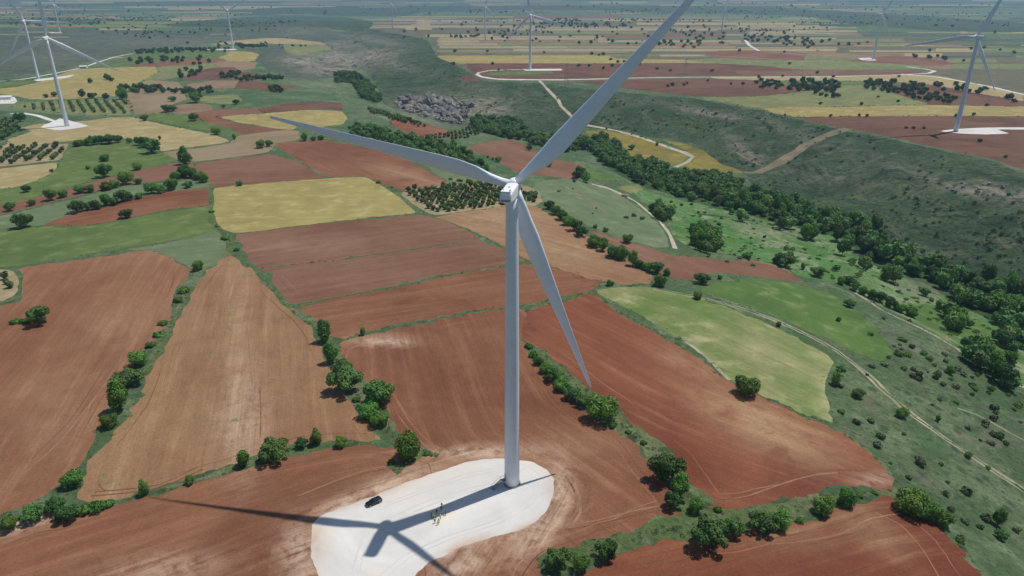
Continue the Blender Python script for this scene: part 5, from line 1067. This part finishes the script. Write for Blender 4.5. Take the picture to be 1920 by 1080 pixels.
merged_mass('distant_groves', [t[:3] for t in DT[290:]]+FG, 'far', 'far dark groves dotted over the plateau'); print('DT', len(DT))
# single dark trees over the plateau, at the spots seen in the photo
for lb, s in [('dark lone tree on the striped far plateau', '850,120 935,131 924,120 914,97 853,97 758,70 803,69 758,60 780,56 866,48 878,61 895,58 897,66 922,74 943,70 954,59 947,65 951,72 965,50 977,65 1018,62 1027,61 1069,68 1040,40 1047,38 1062,38 1072,42 1080,38 1014,44 1085,60 1119,68 1148,79 1141,76 1120,72 1108,81 1177,83 1193,82 1131,103 1123,104 1110,102 1145,112 1085,124 1105,124 1131,129 1148,124 1158,117 1170,116 1197,121 1231,129 1257,133 1335,133 1387,96 1470,98 1480,120 1467,143 1532,137 1507,147 1422,146 1260,160 1282,160 1288,157 1252,162 1327,152 1370,158 1393,158 1020,99 1290,52 1140,42 1214,42 1330,57 1243,67 1183,52 1540,80 1515,90 1555,76 1050,70 1330,40'),
            ('dark lone tree on the far right plateau', '1538,195 1557,218 1625,218 1610,217 1699,240 1712,240 1732,240 1836,265 1885,295 1850,198 1825,216 1792,218 1615,196 1646,182 1684,190 1563,144 1685,144 1806,115 1742,96 1838,60 1754,48 1785,50 1820,92 1901,100 1875,94 1626,80 1610,83 1590,84 1572,84 1790,70 1865,62 1845,90')]:
    for q in s.split():
        x, y = map(float, q.split(',')); p = pick(x, y+1); R = max(2.6, min(9, r.uniform(3.2, 4.6)*mpp(p)/1.0))
        put('lone_tree', 'far', p, R, lb, 'tree', 'lone trees dotted over the plateau', False)
# shrubs over the right-hand scrub
sh = []
for i, (s, sp, pr) in enumerate([('1560,700 1700,640 1920,740 1920,1080 1840,1080 1770,1000 1690,930 1680,880 1580,800', 9, .5), ('1590,600 1700,600 1800,680 1920,760 1920,900 1700,740', 10, .5), ('1320,400 1500,430 1700,520 1850,600 1920,700 1800,640 1560,530 1400,490 1280,460', 15, .35), ('1270,470 1400,480 1560,530 1500,525 1300,476', 14, .4),
        ('1030,350 1150,370 1230,430 1180,440 1060,390', 22, .25), ('1210,370 1300,385 1330,400 1260,400', 10, .5)]): sh += fill(s, sp, 200+i, 1.0, prob=lambda x, y, pr=pr: pr*(1.7 if vnoise(np.array([x/25]), np.array([y/25]), 4)[0] > .5 else .3))
sh.sort(key=lambda q: math.hypot(*q)); print('shrubs', len(sh))
for x, y in sh[:290]: put('shrub', 'shrub' if r.random() < .75 else 'bush', V3(x, y), r.uniform(.9, 2.6), where(x, y, SSP, 'grey green shrub on the scrub %s'), 'shrub', 'shrubs on the right scrub slope', False)
if sh[290:]: merged_mass('scrub', [(x, y, r.uniform(1, 2.4)) for x, y in sh[290:]], 'shrub', 'low grey green scrub further off', 2)
vb = fill('1262,400 1400,404 1500,430 1580,445 1610,480 1700,520 1790,560 1880,610 1930,680 1860,665 1790,640 1700,585 1600,540 1500,512 1400,478 1300,462', 6.5, 401, prob=lambda x, y: .6 if vnoise(np.array([x/22]), np.array([y/22]), 8)[0] > .58 else .1)
merged_mass('valley_bushes', [(x, y, r.uniform(.8, 2.2)) for x, y in vb], 'bush', 'low bushes and reeds scattered over the valley meadow', 3); print('vb', len(vb))
hs = fill('1600,430 1640,380 1760,370 1930,400 1930,540 1830,515 1700,465', 9, 402, prob=lambda x, y: .5)
gul = lambda x, y: abs(fbm(np.array([x/105+3]), np.array([y/150]), 11, 4)[0])
hs += fill('1080,180 1300,190 1500,230 1660,265 1920,330 1920,520 1700,450 1560,392 1420,360 1390,325 1300,270 1120,238', 7.5, 300, prob=lambda x, y: .7 if gul(x, y) < .035 else (.22 if vnoise(np.array([x/40]), np.array([y/40]), 8)[0] > .62 else .03))
hs += fill('560,100 700,90 800,120 800,160 700,150 600,140', 16, 303, prob=lambda x, y: .6 if gul(x, y) < .035 else .05)
hs += fill('800,120 900,155 1060,165 1080,225 960,235 880,230 880,190 770,175 730,150', 12, 301, prob=lambda x, y: .6 if gul(x, y) < .035 else .06)
merged_mass('hillside_scrub', [(x, y, r.uniform(1.0, 3.0)) for x, y in hs], 'far', 'dark scrub bushes spread over the hillside', 3, hs=.8); print('hs', len(hs))
# grass and low growth along the field verges
vg = []
for (wd, pl) in [(t[2], t[3]) for t in TRACKS if t[0] == 'verge']:
    q = np.array(catmull(P(pl), False, True, 5)); c = unproj(q[:, 0], q[:, 1]); L = np.r_[0, np.cumsum(np.linalg.norm(np.diff(c, axis=0), axis=1))]
    n = int(L[-1]/(1.6 if wd > 4 else 2.4)); s = np.sort(np.array([r.uniform(0, L[-1]) for _ in range(n)])); X = np.interp(s, L, c[:, 0]); Y = np.interp(s, L, c[:, 1])
    for x, y in zip(X, Y):
        if math.hypot(x, y) < 520: vg.append((x+r.gauss(0, wd*.22), y+r.gauss(0, wd*.22), r.uniform(.35, .8)*(1.4 if wd > 4 else 1)))
merged_mass('verge_growth', vg, 'shrub', 'tufts of weeds and grass along the field verges', 5); print('verge', len(vg))
bs = []
for rg in REG:
    if rg[0] in ('gravel_pad', 'gravel_road', 'dirt_track', 'verge', 'tyre_marks', 'plough_line', 'painted_ledge', 'disturbed_ground', 'distant_field', 'plateau', 'hillside', 'meadow', 'wooded_slope', 'wood_floor'): continue
    q = np.vstack([rg[3], rg[3][:1]]); Ls = np.r_[0, np.cumsum(np.linalg.norm(np.diff(q, axis=0), axis=1))]
    s = np.arange(0, Ls[-1], 3.0); X = np.interp(s, Ls, q[:, 0]); Y = np.interp(s, Ls, q[:, 1]); nz = vnoise(X/16, Y/16, 12)
    for x, y, n_ in zip(X, Y, nz):
        dd = math.hypot(x, y)
        if y > 150 and 230 < dd < 2600 and n_ > .56 and r.random() < (.5 if dd < 1200 else .22) and math.hypot(x+10, y-180) > 70: bs.append((x+r.gauss(0, 1.0), y+r.gauss(0, 1.0), r.uniform(.45, 1.3)*(1 if dd < 900 else 1.7)))
merged_mass('boundary_scrub', bs, 'bush', 'low scrub and weeds along the field boundaries', 9); print('bs', len(bs))
# rock outcrop: boulders of one crag
def boulders(poly_px, spacing, rmin, rmax, name, mat, label, seed):
    bm = bmesh.new(); rr = random.Random(seed)
    for x, y in fill(poly_px, spacing, seed):
        R = rmin+(rmax-rmin)*rr.random()**1.8; m = Matrix.Translation((x, y, drop(x, y)+R*.15))@Matrix.Rotation(rr.uniform(0, 6), 4, 'Z')@Matrix.Rotation(rr.uniform(-.5, .5), 4, 'X')@Matrix.Diagonal((R, R*rr.uniform(.6, 1), R*rr.uniform(.7, 1.5), 1))
        q = bmesh.ops.create_icosphere(bm, subdivisions=1, radius=1, matrix=m)
        for v in q['verts']: v.co += Vector((rr.gauss(0, 1), rr.gauss(0, 1), rr.gauss(0, 1)))*R*.14
    o = bm_obj(name, bm, mat); o['kind'] = 'stuff'; o['label'] = label; return o
ROCK = mat_plain('grey_rock', S(140, 137, 130), .95, noise=.35, nscale=.15)
boulders('740,190 762,181 832,181 868,190 886,202 880,222 862,234 815,224 776,213 748,202', 7.0, 1.6, 6.5, 'rock_outcrop', ROCK, 'grey blocky rock outcrop on the valley side', 5)
boulders('752,196 790,186 850,190 872,204 866,224 830,222 780,210', 15, 5.5, 10.5, 'rock_outcrop', ROCK, 'big blocks of the grey rock outcrop on the valley side', 15)
boulders('1770,345 1830,340 1920,347 1960,380 1860,374 1780,360', 11, .8, 2.2, 'scattered_rocks', ROCK, 'pale rocks scattered on the far hillside', 6)
boulders('1480,217 1380,205 1378,212 1482,224', 9, 1.0, 2.4, 'rim_rocks', ROCK, 'grey rocks along the plateau rim', 7)
boulders('60,975 100,966 112,968 98,978 62,986', 1.5, .25, .7, 'rubble_heap', mat_plain('pale_rubble', S(186, 168, 146), .95, noise=.2), 'pale rubble in the grass at the lower left', 8)

# ------------------------------------------------------------------ haze: the air itself
hb = bmesh.new(); box(hb, -65000, 65000, -65000, 65000, -110, 620); hz = mat_plain('haze_air', (1, 1, 1, 1))
t = hz.node_tree; t.nodes.remove(t.nodes['Principled BSDF']); pv = t.nodes.new('ShaderNodeVolumePrincipled'); pv.inputs['Color'].default_value = (.45, .72, 1.0, 1)
pv.inputs['Density'].default_value = HAZE_DENSITY; pv.inputs['Anisotropy'].default_value = .25; t.links.new(pv.outputs[0], t.nodes['Material Output'].inputs['Volume'])
ho = bm_obj('haze', hb, hz); ho['kind'] = 'stuff'; ho['label'] = 'thin blue haze in the air over the plain'
SC.cycles.volume_max_steps = 64; SC.cycles.volume_bounces = 0
print('done', round(_t.time()-_t0, 1), len(bpy.data.objects))
